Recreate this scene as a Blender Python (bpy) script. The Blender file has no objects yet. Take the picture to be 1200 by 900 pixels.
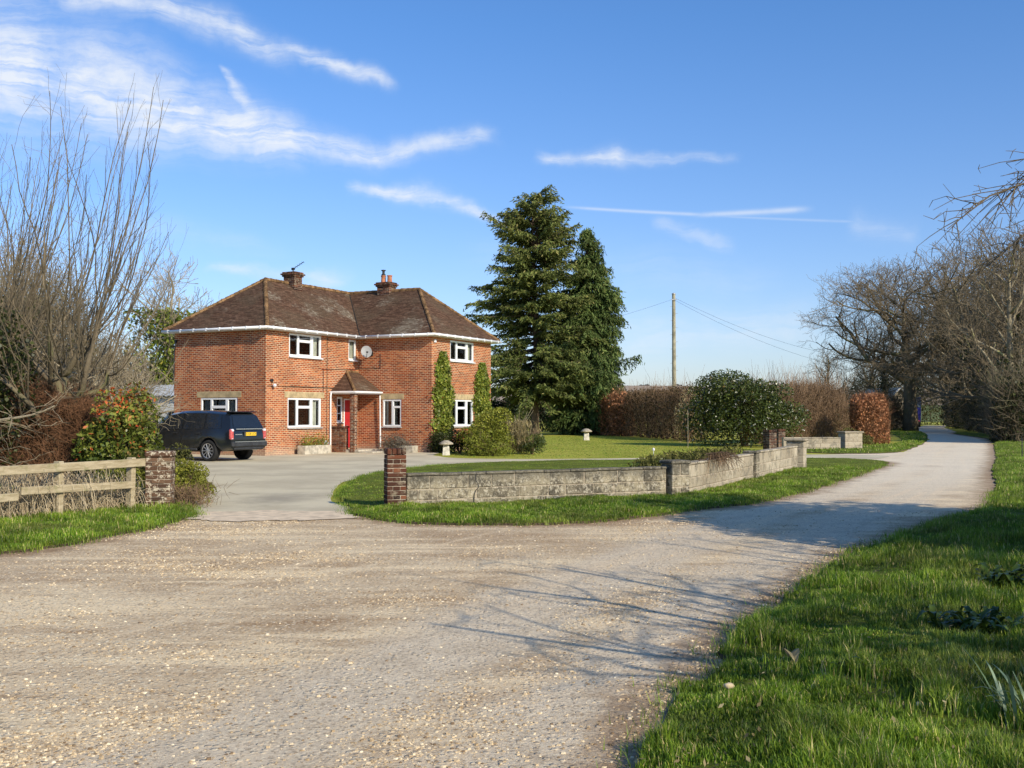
import bpy, bmesh, math, random
import numpy as np
from mathutils import Vector, Matrix
from mathutils.geometry import delaunay_2d_cdt

R = math.radians
COL = bpy.context.scene.collection
SUN_AZ = 311.0      # math angle of the direction towards the sun, degrees from +X
SUN_EL = 29.0

# ------------------------------------------------------------------ mesh building
class MB:
    """collects vertices / faces of ONE mesh object"""
    def __init__(s):
        s.v = []; s.f = []; s.t = []; s.uv = []; s.n = 0; s.sm = False; s.hasuv = False; s.extra = {}
    def add(s, V, F, tint=0.5, uv=None):
        V = np.asarray(V, dtype=np.float64).reshape(-1, 3)
        t = np.asarray(tint, dtype=np.float64)
        if t.ndim == 0: t = np.full(len(V), float(t))
        s.v.append(V); s.t.append(t)
        Fl = F if isinstance(F, list) and len(F) and isinstance(F[0], np.ndarray) else [np.asarray(F)]
        for A in Fl:
            if A.size: s.f.append(A.astype(np.int64) + s.n)
        if uv is not None: s.hasuv = True
        s.uv.append(np.zeros((len(V), 2)) if uv is None else np.asarray(uv, dtype=np.float64))
        s.n += len(V)
        return s
    def poly(s, pts, tint=0.5, uv=None):
        return s.add(pts, np.array([list(range(len(pts)))]), tint, uv)
    def box(s, c, size, rz=0.0, tint=0.5, bevel=0.0, rx=0.0, ry=0.0):
        hx, hy, hz = size[0] / 2, size[1] / 2, size[2] / 2
        if bevel <= 0:
            V = np.array([[x, y, z] for x in (-hx, hx) for y in (-hy, hy) for z in (-hz, hz)])
            F = np.array([[0, 1, 3, 2], [4, 6, 7, 5], [0, 4, 5, 1], [2, 3, 7, 6], [0, 2, 6, 4], [1, 5, 7, 3]])
            Fl = [F]
        else:
            b = min(bevel, hx * .9, hy * .9, hz * .9)
            V = []; idx = {}
            H = (hx, hy, hz)
            for ax in range(3):
                for sg in (-1, 1):
                    for s1 in (-1, 1):
                        for s2 in (-1, 1):
                            a1, a2 = (ax + 1) % 3, (ax + 2) % 3
                            p = [0, 0, 0]; p[ax] = sg * H[ax]; p[a1] = s1 * (H[a1] - b); p[a2] = s2 * (H[a2] - b)
                            key = [0, 0, 0]; key[ax] = sg; key[a1] = s1; key[a2] = s2
                            idx[(ax, tuple(key))] = len(V); V.append(p)
            Q = []; T = []
            for ax in range(3):
                a1, a2 = (ax + 1) % 3, (ax + 2) % 3
                for sg in (-1, 1):
                    def k(s1, s2):
                        key = [0, 0, 0]; key[ax] = sg; key[a1] = s1; key[a2] = s2; return idx[(ax, tuple(key))]
                    q = [k(-1, -1), k(1, -1), k(1, 1), k(-1, 1)]
                    Q.append(q if sg > 0 else q[::-1])
            for ax in range(3):
                a1, a2 = (ax + 1) % 3, (ax + 2) % 3
                for s1 in (-1, 1):
                    for s2 in (-1, 1):
                        ka = [0, 0, 0]; ka[ax] = -1; ka[a1] = s1; ka[a2] = s2
                        kb = list(ka); kb[ax] = 1
                        q = [idx[(a1, tuple(ka))], idx[(a1, tuple(kb))], idx[(a2, tuple(kb))], idx[(a2, tuple(ka))]]
                        Q.append(q if s1 * s2 < 0 else q[::-1])
            for sx in (-1, 1):
                for sy in (-1, 1):
                    for sz in (-1, 1):
                        t = [idx[(0, (sx, sy, sz))], idx[(1, (sx, sy, sz))], idx[(2, (sx, sy, sz))]]
                        T.append(t if sx * sy * sz > 0 else t[::-1])
            V = np.array(V); Fl = [np.array(Q), np.array(T)]
        if rx or ry or rz:
            M = np.array(Matrix.Rotation(rz, 3, 'Z') @ Matrix.Rotation(ry, 3, 'Y') @ Matrix.Rotation(rx, 3, 'X'))
            V = V @ M.T
        return s.add(V + np.asarray(c), Fl, tint)
    def tubes(s, polys, k=6, tint=None, cap=True):
        """polys: list of (pts, radii)"""
        if not polys: return s
        ln = np.array([len(p[0]) for p in polys])
        P = np.array([q for p in polys for q in p[0]], dtype=np.float64)
        Rr = np.array([q for p in polys for q in p[1]], dtype=np.float64)
        pid = np.repeat(np.arange(len(polys)), ln)
        N = len(P)
        same = np.zeros(N, bool); same[:-1] = pid[:-1] == pid[1:]
        T = np.zeros_like(P)
        T[:-1] = P[1:] - P[:-1]
        last = ~same
        li = np.where(last)[0]
        T[li] = P[li] - P[np.maximum(li - 1, 0)]
        mid = same.copy(); mid[1:] &= same[:-1]; mid[0] = False
        mi = np.where(mid)[0]
        T[mi] = P[mi + 1] - P[mi - 1]
        T /= np.linalg.norm(T, axis=1)[:, None] + 1e-9
        ref = np.tile(np.array([0.31, 0.17, 0.93]), (N, 1))
        par = np.abs((T * ref / 0.9952).sum(1)) > 0.93
        ppar = np.zeros(len(polys), bool); np.logical_or.at(ppar, pid, par)
        ref[ppar[pid]] = (0.9, -0.35, 0.2)
        U = np.cross(T, ref); U /= np.linalg.norm(U, axis=1)[:, None] + 1e-9
        W = np.cross(T, U)
        a = np.arange(k) * 2 * np.pi / k
        V = P[:, None] + Rr[:, None, None] * (np.cos(a)[None, :, None] * U[:, None] + np.sin(a)[None, :, None] * W[:, None])
        i = np.where(same)[0]
        j = np.arange(k); j2 = (j + 1) % k
        F = np.stack([i[:, None] * k + j, i[:, None] * k + j2, (i[:, None] + 1) * k + j2, (i[:, None] + 1) * k + j], -1).reshape(-1, 4)
        Fl = [F]
        if cap and k > 3:
            st = np.concatenate([[0], np.cumsum(ln)[:-1]]); en = np.cumsum(ln) - 1
            Fl.append(np.concatenate([st[:, None] * k + j[::-1], en[:, None] * k + j]))
        if tint is None: tv = 0.5
        else: tv = np.repeat(np.asarray(tint, float)[pid] if np.ndim(tint) else np.full(N, tint), k)
        return s.add(V.reshape(-1, 3), Fl, tv)
    def lathe(s, prof, c=(0, 0, 0), k=24, axis='Z', tint=0.5):
        a = np.arange(k) * 2 * np.pi / k
        prof = np.asarray(prof, float)
        V = np.stack([prof[:, 0, None] * np.cos(a), prof[:, 0, None] * np.sin(a), np.repeat(prof[:, 1, None], k, 1)], -1).reshape(-1, 3)
        if axis == 'Y': V = V[:, [0, 2, 1]] * np.array([1, 1, -1])
        if axis == 'X': V = V[:, [2, 0, 1]]
        n = len(prof); j = np.arange(k); j2 = (j + 1) % k; i = np.arange(n - 1)
        F = np.stack([i[:, None] * k + j, i[:, None] * k + j2, (i[:, None] + 1) * k + j2, (i[:, None] + 1) * k + j], -1).reshape(-1, 4)
        return s.add(V + np.asarray(c), F, tint)
    def leaves(s, C, L, W, rng, tint, up=0.0, nrm=None, flat=0.0, droop=None):
        """diamond leaves at centres C"""
        n = len(C)
        if n == 0: return s
        C = np.asarray(C)
        u = rng.normal(size=(n, 3)); u[:, 2] += up
        if droop is not None: u = u * 0.45 + droop
        u /= np.linalg.norm(u, axis=1)[:, None]
        w = rng.normal(size=(n, 3))
        if nrm is not None:
            w = np.cross(nrm + 0.45 * w, u)
        else:
            w = np.cross(w, u)
        w /= np.linalg.norm(w, axis=1)[:, None] + 1e-9
        sc = rng.uniform(.65, 1.25, n)[:, None]
        u = u * sc * L / 2; w = w * sc * W / 2
        V = np.stack([C - u, C + w - u * .1, C + u, C - w - u * .1], 1).reshape(-1, 3)
        F = np.arange(n * 4).reshape(-1, 4)
        return s.add(V, F, np.repeat(tint, 4) if np.ndim(tint) else tint)
    def build(s, name, mat, parent=None, smooth=False):
        V = np.concatenate(s.v); T = np.concatenate(s.t)
        me = bpy.data.meshes.new(name)
        me.vertices.add(len(V)); me.vertices.foreach_set('co', V.astype(np.float32).ravel())
        loops = np.concatenate([f.ravel() for f in s.f])
        tot = np.concatenate([np.full(len(f), f.shape[1]) for f in s.f])
        start = np.concatenate([[0], np.cumsum(tot)[:-1]])
        me.loops.add(len(loops)); me.loops.foreach_set('vertex_index', loops.astype(np.int32))
        me.polygons.add(len(tot))
        me.polygons.foreach_set('loop_start', start.astype(np.int32))
        me.polygons.foreach_set('loop_total', tot.astype(np.int32))
        if smooth: me.polygons.foreach_set('use_smooth', np.ones(len(tot), bool))
        else: me.polygons.foreach_set('use_smooth', np.zeros(len(tot), bool))
        at = me.attributes.new('tint', 'FLOAT', 'POINT'); at.data.foreach_set('value', T.astype(np.float32))
        for k_, a_ in s.extra.items():
            q_ = me.attributes.new(k_, 'FLOAT', 'POINT'); q_.data.foreach_set('value', np.asarray(a_, np.float32))
        if s.hasuv:
            UV = np.concatenate(s.uv)
            ul = me.uv_layers.new(name='UVMap'); ul.data.foreach_set('uv', UV[loops].astype(np.float32).ravel())
        me.update(); me.validate()
        me.materials.append(mat)
        o = bpy.data.objects.new(name, me); COL.objects.link(o)
        if parent is not None: o.parent = parent
        return o

def tag(o, label=None, cat=None, group=None, kind=None):
    if label: o['label'] = label
    if cat: o['category'] = cat
    if group: o['group'] = group
    if kind: o['kind'] = kind
    return o
def thing(name, label, cat, loc=(0, 0, 0), rz=0.0, group=None):
    o = bpy.data.objects.new(name, None); COL.objects.link(o)
    o.location = loc; o.rotation_euler = (0, 0, rz); o.empty_display_size = .2
    return tag(o, label, cat, group)
def dup(root, loc, rz=0.0, sc=1.0, label=None, group=None):
    r = root.copy(); COL.objects.link(r); r.location = loc; r.rotation_euler = (0, 0, rz)
    r.scale = (sc, sc, sc) if np.ndim(sc) == 0 else sc
    if label: r['label'] = label
    if group: r['group'] = group
    for ch in list(root.children):
        c = ch.copy(); COL.objects.link(c); c.parent = r
        for g in ch.children:
            d = g.copy(); COL.objects.link(d); d.parent = c
    return r

# ------------------------------------------------------------------ node helpers
class NT:
    def __init__(s, tree): s.t = tree; s.t.nodes.clear()
    def n(s, typ, ins=None, **props):
        nd = s.t.nodes.new(typ)
        for k, v in props.items(): setattr(nd, k, v)
        for k, v in (ins or {}).items():
            sock = nd.inputs[k]
            if isinstance(v, bpy.types.NodeSocket): s.t.links.new(v, sock)
            else: sock.default_value = v
        return nd
    def math(s, op, a, b=0.0, c=0.0, clamp=False):
        return s.n('ShaderNodeMath', {0: a, 1: b, 2: c}, operation=op, use_clamp=clamp).outputs[0]
    def mix(s, f, a, b, typ='MIX'):
        nd = s.n('ShaderNodeMix', data_type='RGBA', blend_type=typ)
        for k, v in ((0, f), (6, a), (7, b)):
            if isinstance(v, bpy.types.NodeSocket): s.t.links.new(v, nd.inputs[k])
            elif k == 0: nd.inputs[k].default_value = v
            else: nd.inputs[k].default_value = (*v, 1) if len(v) == 3 else v
        return nd.outputs[2]
    def noise(s, vec, scale, detail=4, rough=.55, out=0, dist=0.0):
        return s.n('ShaderNodeTexNoise', {'Vector': vec, 'Scale': scale, 'Detail': detail, 'Roughness': rough, 'Distortion': dist}).outputs[out]
    def ramp(s, f, stops, interp='LINEAR'):
        nd = s.n('ShaderNodeValToRGB', {0: f}); cr = nd.color_ramp; cr.interpolation = interp
        while len(cr.elements) > 1: cr.elements.remove(cr.elements[0])
        for i, (p, c) in enumerate(stops):
            e = cr.elements[0] if i == 0 else cr.elements.new(p)
            e.position = p; e.color = (*c, 1) if np.ndim(c) else (c, c, c, 1)
        return nd.outputs[0]
    def rng(s, f, a, b, c=0.0, d=1.0):
        return s.n('ShaderNodeMapRange', {0: f, 1: a, 2: b, 3: c, 4: d}, interpolation_type='SMOOTHSTEP').outputs[0]

def new_mat(name):
    m = bpy.data.materials.new(name); m.use_nodes = True
    t = NT(m.node_tree)
    return m, t
def finish(t, col, rough=.8, spec=.3, metal=0.0, bump=None, bstr=.3, bdist=.02, coat=0.0, transl=0.0, trcol=None, normal=None):
    ins = {'Base Color': col, 'Roughness': rough, 'Specular IOR Level': spec, 'Metallic': metal, 'Coat Weight': coat}
    if bump is not None:
        ins['Normal'] = t.n('ShaderNodeBump', {'Height': bump, 'Strength': bstr, 'Distance': bdist}).outputs[0]
    b = t.n('ShaderNodeBsdfPrincipled', ins).outputs[0]
    if transl > 0:
        tr = t.n('ShaderNodeBsdfTranslucent', {'Color': trcol if trcol is not None else col}).outputs[0]
        b = t.n('ShaderNodeMixShader', {0: transl, 1: b, 2: tr}).outputs[0]
    t.n('ShaderNodeOutputMaterial', {'Surface': b})
def pos(t): return t.n('ShaderNodeNewGeometry').outputs['Position']
def attr(t, name='tint'): return t.n('ShaderNodeAttribute', attribute_name=name).outputs['Fac']
def objc(t): return t.n('ShaderNodeTexCoord').outputs['Object']

def M_plain(name, col, rough=.6, spec=.4, metal=0.0, var=.25, scale=6.0, bstr=.15, coat=0.0, fine=60.0):
    m, t = new_mat(name)
    p = objc(t)
    f = t.noise(p, scale, 5)
    c = t.mix(t.rng(f, .3, .7), tuple(x * (1 - var) for x in col), tuple(min(1, x * (1 + var)) for x in col))
    finish(t, c, rough, spec, metal, t.noise(p, fine, 3), bstr, .004, coat)
    return m
def M_leaf(name, stops, transl=.25, rough=.5, spec=.35, clump=.9, cs=(.55, 1.25), gain=(1.0, 1.0, 1.0)):
    stops = [(a_, tuple(x_ * g_ for x_, g_ in zip(c_, gain))) for a_, c_ in stops]; spec *= .45
    """stops over the per-leaf tint; light and dark clumps from a low-frequency noise"""
    m, t = new_mat(name)
    c = t.ramp(attr(t), stops)
    f = t.rng(t.noise(objc(t), clump, 3), .32, .68, cs[0], cs[1])
    c = t.mix(1.0, c, t.n('ShaderNodeCombineColor', {0: f, 1: f, 2: f}).outputs[0], 'MULTIPLY')
    finish(t, c, rough, spec, transl=transl)
    return m
def M_bark(name, a, b, lichen=None, sc=3.0):
    m, t = new_mat(name)
    p = objc(t)
    f = t.noise(p, sc, 6, .65)
    c = t.mix(t.rng(f, .3, .7), a, b)
    c = t.mix(t.math('MULTIPLY', attr(t), .5), c, tuple(x * 1.7 for x in b))
    if lichen is not None:
        c = t.mix(t.rng(t.noise(p, 1.1, 4), .5, .68), c, lichen)
    finish(t, c, .9, .15, bump=t.noise(p, sc * 9, 5, .7), bstr=.7, bdist=.03)
    return m

# ------------------------------------------------------------------ materials
MAT = {}
def make_materials():
    # --- ground / lawn / fields
    m, t = new_mat('lawn_grass'); p = pos(t)
    f1 = t.noise(p, .35, 5); f2 = t.noise(p, 9.0, 5, .7); f3 = t.noise(p, 60, 3, .7)
    c = t.mix(t.rng(f1, .35, .65), (.33, .335, .035), (.47, .44, .065))
    c = t.mix(t.math('MULTIPLY', t.rng(f2, .38, .7), .7), c, (.44, .385, .09))
    c = t.mix(t.rng(f3, .45, .75, 0, .65), c, (.09, .115, .014))
    # beyond the garden: stubble field and a strip of winter wheat
    y = t.n('ShaderNodeSeparateXYZ', {0: p}).outputs[1]
    yy = t.math('ADD', y, t.math('MULTIPLY', t.noise(p, .01, 2), 60.0))
    field = t.mix(t.rng(t.noise(p, .05, 5), .3, .7), (.36, .27, .19), (.46, .36, .25))
    c = t.mix(t.rng(yy, 235, 242), c, t.mix(t.rng(t.noise(p, .08, 4), .3, .7), (.12, .16, .05), (.17, .19, .07)))
    c = t.mix(t.rng(yy, 420, 426), c, field)
    c = t.mix(t.rng(yy, 830, 836), c, (.22, .22, .13))
    c = t.mix(t.rng(yy, 880, 886), c, (.20, .21, .17))
    finish(t, c, .95, .1, bump=f3, bstr=.6, bdist=.03); MAT['lawn'] = m
    # --- verge (soil shows on the slopes and worn patches)
    m, t = new_mat('verge_soil'); p = pos(t)
    nz = t.n('ShaderNodeSeparateXYZ', {0: t.n('ShaderNodeNewGeometry').outputs['Normal']}).outputs[2]
    g = t.mix(t.rng(t.noise(p, 1.1, 4), .35, .65), (.10, .135, .012), (.19, .215, .024))
    g = t.mix(t.rng(t.noise(p, 14, 4, .7), .48, .7), g, (.13, .10, .06))
    so = t.mix(t.rng(t.noise(p, 20, 5), .3, .7), (.05, .035, .022), (.13, .095, .06))
    c = t.mix(t.rng(nz, .86, .62), g, so)
    finish(t, c, .95, .1, bump=t.noise(p, 35, 5, .7), bstr=.9, bdist=.04); MAT['verge'] = m
    # --- road + forecourt
    m, t = new_mat('road_surface'); p = pos(t)
    lane = attr(t); S = attr(t, 'across'); E = attr(t, 'edge')
    sx = t.n('ShaderNodeSeparateXYZ', {0: p})
    w = t.math('ADD', lane, t.math('MULTIPLY', t.math('SUBTRACT', t.noise(p, .8, 7, .7), .5), 1.15))
    asp = t.math('MULTIPLY', t.rng(w, .25, .85), .92)
    # streaks that follow the wheel tracks
    trk = t.n('ShaderNodeCombineXYZ', {0: t.math('MULTIPLY', S, 2.6), 1: t.math('MULTIPLY', sx.outputs[1], .16), 2: t.math('MULTIPLY', sx.outputs[0], .10)}).outputs[0]
    n4 = t.noise(trk, 1.0, 7, .68)
    n1 = t.noise(p, .40, 6, .62); n2 = t.noise(p, 2.6, 6, .68); n5 = t.noise(p, 9.0, 6, .75)
    stretch = t.n('ShaderNodeMapping', {'Vector': p, 'Scale': (.30, 1.6, 1.0), 'Rotation': (0, 0, R(-14))}).outputs[0]
    n3 = t.noise(stretch, 1.0, 7, .68)
    vor = t.n('ShaderNodeTexVoronoi', {'Vector': p, 'Scale': 60.0}); vs = t.n('ShaderNodeSeparateColor', {0: vor.outputs['Color']})
    sw = t.n('ShaderNodeTexVoronoi', {'Vector': p, 'Scale': 24.0}); sc_ = t.n('ShaderNodeSeparateColor', {0: sw.outputs['Color']})
    a = t.mix(t.rng(n2, .3, .7), (.60, .485, .335), (.76, .625, .44))
    a = t.mix(t.rng(n4, .50, .66, 0, .6), a, (0.799, 0.607, 0.378))
    a = t.mix(t.rng(n4, .46, .32, 0, .6), a, (0.432, 0.338, 0.22))
    g = t.mix(t.rng(n1, .35, .65), (.47, .325, .185), (.72, .555, .345))
    g = t.mix(t.rng(n3, .48, .60, 0, .95), g, (0.864, 0.667, 0.404))
    g = t.mix(t.rng(n3, .46, .32, 0, .9), g, (0.389, 0.24, 0.119))
    g = t.mix(t.rng(n4, .54, .68, 0, .6), g, (0.864, 0.667, 0.412))
    g = t.mix(t.rng(t.noise(p, .22, 5, .6), .52, .66, 0, .55), g, (.42, .29, .175))
    c = t.mix(asp, g, a)
    ia = t.math('SUBTRACT', 1.0, t.math('MULTIPLY', asp, .62))
    c = t.mix(t.math('MULTIPLY', ia, t.rng(n5, .42, .22, 0, .7)), c, (0.302, 0.206, 0.114))
    c = t.mix(t.math('MULTIPLY', ia, t.rng(n5, .58, .78, 0, .5)), c, (0.929, 0.744, 0.492))
    c = t.mix(t.math('MULTIPLY', t.rng(vs.outputs[0], .35, .0), .55), c, (0.216, 0.146, 0.0834))
    c = t.mix(t.math('MULTIPLY', t.rng(vs.outputs[1], .65, 1.0), .42), c, (0.95, 0.813, 0.562))
    den = t.math('ADD', t.math('ADD', sc_.outputs[0], t.math('MULTIPLY', t.math('SUBTRACT', n2, .5), 1.3)), t.math('MULTIPLY', t.math('SUBTRACT', n1, .5), 1.6))
    st = t.math('MULTIPLY', t.rng(den, .60, .72), t.rng(sw.outputs['Distance'], .50, .30))
    c = t.mix(t.math('MULTIPLY', st, t.math('SUBTRACT', .8, t.math('MULTIPLY', asp, .45))), c, t.mix(sc_.outputs[1], (0.389, 0.265, 0.154), (0.95, 0.823, 0.58)))
    c = t.mix(t.math('MULTIPLY', t.rng(sx.outputs[1], 15, 32), t.rng(n1, .2, .7, .35, .75)), c, (.84, .72, .53))  # far lane lightened in the colour, standing for sunlight thrown back to the viewer
    c = t.mix(1.0, c, (1.07, 1.07, 1.07), 'MULTIPLY')
    dirt = t.rng(t.math('ADD', E, t.math('MULTIPLY', t.math('SUBTRACT', n2, .5), 1.1)), .62, .05)
    c = t.mix(t.math('MULTIPLY', dirt, .8), c, t.mix(n5, (0.184, 0.103, 0.0527), (0.432, 0.275, 0.145)))
    h = t.math('ADD', t.math('ADD', t.math('MULTIPLY', t.noise(p, 45, 5, .75), .5), t.math('MULTIPLY', st, .4)), t.math('MULTIPLY', n5, .5))
    finish(t, c, .9, .15, bump=h, bstr=.9, bdist=.035); MAT['road'] = m
    # --- drive tarmac
    m, t = new_mat('drive_tarmac'); p = pos(t)
    n1 = t.noise(p, .5, 5, .6); n2 = t.noise(p, 3.0, 6, .65)
    a = t.mix(t.rng(n1, .35, .65), (0.52, 0.441, 0.295), (0.666, 0.577, 0.387))
    a = t.mix(t.rng(n2, .5, .72, 0, .6), a, (0.666, 0.577, 0.407))
    a = t.mix(t.rng(t.noise(p, 70, 3, .7), .5, .8, 0, .5), a, (0.166, 0.156, 0.142))
    # darker patch just inside the gate
    d = t.n('ShaderNodeVectorMath', {0: p, 1: (-4.55, 20.6, 0)}, operation='SUBTRACT').outputs[0]
    d = t.n('ShaderNodeVectorMath', {0: d, 1: (1.0, .45, 1)}, operation='MULTIPLY').outputs[0]
    ln = t.n('ShaderNodeVectorMath', {0: d}, operation='LENGTH').outputs['Value']
    a = t.mix(t.math('MULTIPLY', t.rng(t.math('ADD', ln, t.math('MULTIPLY', n2, 1.1)), 1.5, .6), .40), a, (0.177, 0.156, 0.132))
    finish(t, a, .9, .2, bump=t.noise(p, 80, 4, .7), bstr=.5, bdist=.01); MAT['drive'] = m
    MAT['concrete'] = M_plain('threshold_concrete', (.70, .55, .37), .9, .2, var=.22, scale=5, bstr=.6)
    # --- brick walls of the house (UV in metres)
    m, t = new_mat('house_brick')
    uv = t.n('ShaderNodeTexCoord').outputs['UV']
    bk = t.n('ShaderNodeTexBrick', {'Vector': uv, 'Color1': (0, 0, 0, 1), 'Color2': (1, 1, 1, 1), 'Mortar': (.5, .5, .5, 1), 'Scale': 1.0,
              'Mortar Size': .0105, 'Mortar Smooth': .25, 'Bias': 0.0, 'Brick Width': .225, 'Row Height': .075}, offset=.5, offset_frequency=2)
    rv = t.n('ShaderNodeSeparateColor', {0: bk.outputs['Color']}).outputs[0]
    big = t.noise(uv, .55, 4)
    rv2 = t.math('ADD', rv, t.math('MULTIPLY', t.math('SUBTRACT', big, .5), .9))
    c = t.ramp(rv2, [(0, (.19, .046, .020)), (.25, (.29, .066, .024)), (.55, (.37, .083, .027)), (.8, (.45, .118, .037)), (1, (.50, .165, .060))])
    c = t.mix(t.rng(t.noise(uv, 1.4, 5, .65), .52, .70, 0, .65), c, (.17, .050, .030))
    zz = t.n('ShaderNodeSeparateXYZ', {0: uv}).outputs[1]
    c = t.mix(t.math('MULTIPLY', t.rng(t.math('ADD', zz, t.math('MULTIPLY', big, .5)), 0.75, .22), .6), c, (.45, .36, .27))
    mo = t.mix(t.rng(t.noise(uv, .8, 4), .35, .65), (.53, .375, .215), (.73, .555, .345))
    c = t.mix(bk.outputs['Fac'], c, mo)
    h = t.math('SUBTRACT', t.math('MULTIPLY', t.noise(uv, 40, 4), .4), t.math('MULTIPLY', bk.outputs['Fac'], .8))
    h = t.math('ADD', h, t.math('MULTIPLY', rv, .5))
    finish(t, c, .9, .15, bump=h, bstr=.9, bdist=.014); MAT['brick'] = m
    # --- single modelled bricks (piers, chimneys): tint picks the brick
    m, t = new_mat('pier_brick'); p = objc(t)
    c = t.ramp(attr(t), [(0, (.035, .020, .016)), (.4, (.075, .032, .020)), (.75, (.14, .050, .026)), (1, (.24, .10, .05))])
    c = t.mix(t.rng(t.noise(p, 7, 5, .65), .5, .7, 0, .75), c, (.30, .25, .17))
    c = t.mix(t.rng(t.noise(p, 3, 5, .65), .58, .7, 0, .7), c, (.055, .05, .04))
    finish(t, c, .92, .15, bump=t.noise(p, 45, 4), bstr=.6, bdist=.01); MAT['pier_brick'] = m
    m, t = new_mat('flaking_painted_brick'); p = objc(t)
    c = t.ramp(attr(t), [(0, (.05, .032, .022)), (.5, (.11, .060, .036)), (1, (.20, .12, .07))])
    c = t.mix(t.rng(t.noise(p, 11, 6, .75), .52, .58, 0, .85), c, (.60, .52, .38))
    c = t.mix(t.rng(t.noise(p, 4, 5, .65), .56, .7, 0, .6), c, (.13, .12, .07))
    finish(t, c, .92, .15, bump=t.noise(p, 40, 4), bstr=.8, bdist=.012); MAT['flaky'] = m
    MAT['mortar'] = M_plain('lime_mortar', (.42, .35, .26), .95, .1, var=.3, scale=8, bstr=.5)
    # --- weathered walling blocks
    m, t = new_mat('weathered_block'); p = objc(t)
    c = t.ramp(attr(t), [(0, (0.213, 0.181, 0.125)), (.5, (0.339, 0.289, 0.197)), (1, (0.475, 0.402, 0.27))])
    c = t.mix(t.rng(t.noise(p, 2.4, 8, .8), .45, .56, 0, .9), c, (0.097, 0.0833, 0.0623))
    c = t.mix(t.rng(t.noise(p, 14, 6, .75), .50, .60, 0, .8), c, (0.582, 0.519, 0.394))
    c = t.mix(t.rng(t.noise(p, 26, 4, .7), .56, .68, 0, .7), c, (0.0582, 0.0539, 0.0415))
    c = t.mix(t.rng(t.noise(p, 55, 3, .7), .5, .75, 0, .6), c, (0.0873, 0.0784, 0.0623))
    zz = t.n('ShaderNodeSeparateXYZ', {0: p}).outputs[2]
    c = t.mix(t.math('MULTIPLY', t.rng(t.math('ADD', zz, t.math('MULTIPLY', t.noise(p, 5, 4), .25)), .50, .68), .55), c, (0.0873, 0.0833, 0.0675))
    c = t.mix(t.math('MULTIPLY', t.rng(t.math('ADD', zz, t.math('MULTIPLY', t.noise(p, 7, 4), .2)), .28, .08), .5), c, (0.126, 0.137, 0.0623))
    finish(t, c, .95, .1, bump=t.noise(p, 28, 6, .75), bstr=1.0, bdist=.025); MAT['block'] = m
    m, t = new_mat('buff_block'); p = objc(t)
    c = t.ramp(attr(t), [(0, (0.301, 0.245, 0.171)), (.5, (0.407, 0.343, 0.244)), (1, (0.514, 0.441, 0.322))])
    c = t.mix(t.rng(t.noise(p, 2.6, 8, .78), .48, .60, 0, .8), c, (0.184, 0.162, 0.119))
    c = t.mix(t.rng(t.noise(p, 15, 5, .7), .58, .68, 0, .6), c, (0.582, 0.539, 0.467))
    finish(t, c, .95, .1, bump=t.noise(p, 28, 6, .75), bstr=.9, bdist=.02); MAT['buff'] = m
    # --- roof tiles (UV: along, up the slope)
    m, t = new_mat('roof_tiles')
    uv = t.n('ShaderNodeTexCoord').outputs['UV']
    bk = t.n('ShaderNodeTexBrick', {'Vector': uv, 'Color1': (0, 0, 0, 1), 'Color2': (1, 1, 1, 1), 'Mortar': (0, 0, 0, 1), 'Scale': 1.0,
              'Mortar Size': .006, 'Mortar Smooth': .2, 'Bias': 0.0, 'Brick Width': .165, 'Row Height': .1}, offset=.5, offset_frequency=2)
    rv = t.n('ShaderNodeSeparateColor', {0: bk.outputs['Color']}).outputs[0]
    c = t.ramp(rv, [(0, (.105, .056, .034)), (.5, (.155, .086, .053)), (1, (.21, .12, .074))])
    c = t.mix(t.rng(t.noise(uv, .7, 4), .4, .68, 0, .6), c, (.16, .115, .072))
    lich = t.math('ADD', t.noise(uv, .5, 4, .55), t.math('MULTIPLY', t.math('SUBTRACT', t.noise(uv, 7, 4, .7), .5), .55))
    lich = t.math('MULTIPLY', t.rng(lich, .56, .66), t.math('ADD', .25, t.math('MULTIPLY', attr(t), .75)))
    c = t.mix(t.math('MULTIPLY', lich, t.rng(rv, .1, .9, .35, .95)), c, (.37, .315, .23))
    c = t.mix(t.math('MULTIPLY', bk.outputs['Fac'], .7), c, (.03, .022, .018))
    finish(t, c, .92, .15, bump=t.math('ADD', rv, t.noise(uv, 30, 3)), bstr=.5, bdist=.012); MAT['tile'] = m
    MAT['hip'] = M_plain('hip_tile_lichen', (.21, .125, .060), .95, .1, var=.55, scale=4, bstr=.5)
    MAT['white'] = M_plain('white_upvc', (.80, .80, .78), .35, .5, var=.04, scale=2, bstr=0.02)
    MAT['sill'] = M_plain('grey_sill', (.42, .40, .36), .8, .2, var=.2)
    MAT['lintel'] = M_plain('stone_lintel', (.43, .33, .18), .9, .2, var=.25, scale=4, bstr=.4)
    MAT['red_door'] = M_plain('red_door_paint', (.42, .022, .028), .35, .5, var=.1)
    MAT['redbrick_paint'] = M_plain('porch_pillar_brick', (.40, .14, .075), .9, .2, var=.3, scale=9)
    MAT['curtain'] = M_plain('cream_curtain', (.62, .60, .50), .9, .1, var=.15, scale=5)
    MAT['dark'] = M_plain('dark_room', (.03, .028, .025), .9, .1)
    MAT['black'] = M_plain('black_plastic', (.02, .02, .02), .5, .4)
    MAT['terracotta'] = M_plain('terracotta', (.42, .17, .09), .85, .2, var=.3, scale=8)
    MAT['greymetal'] = M_plain('grey_metal', (.42, .43, .44), .45, .5, metal=.3, var=.1)
    m, t = new_mat('window_glass')
    fr = t.n('ShaderNodeFresnel', {'IOR': 1.5}).outputs[0]
    fr = t.math('ADD', t.math('MULTIPLY', fr, 1.1), .06, clamp=True)
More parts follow.
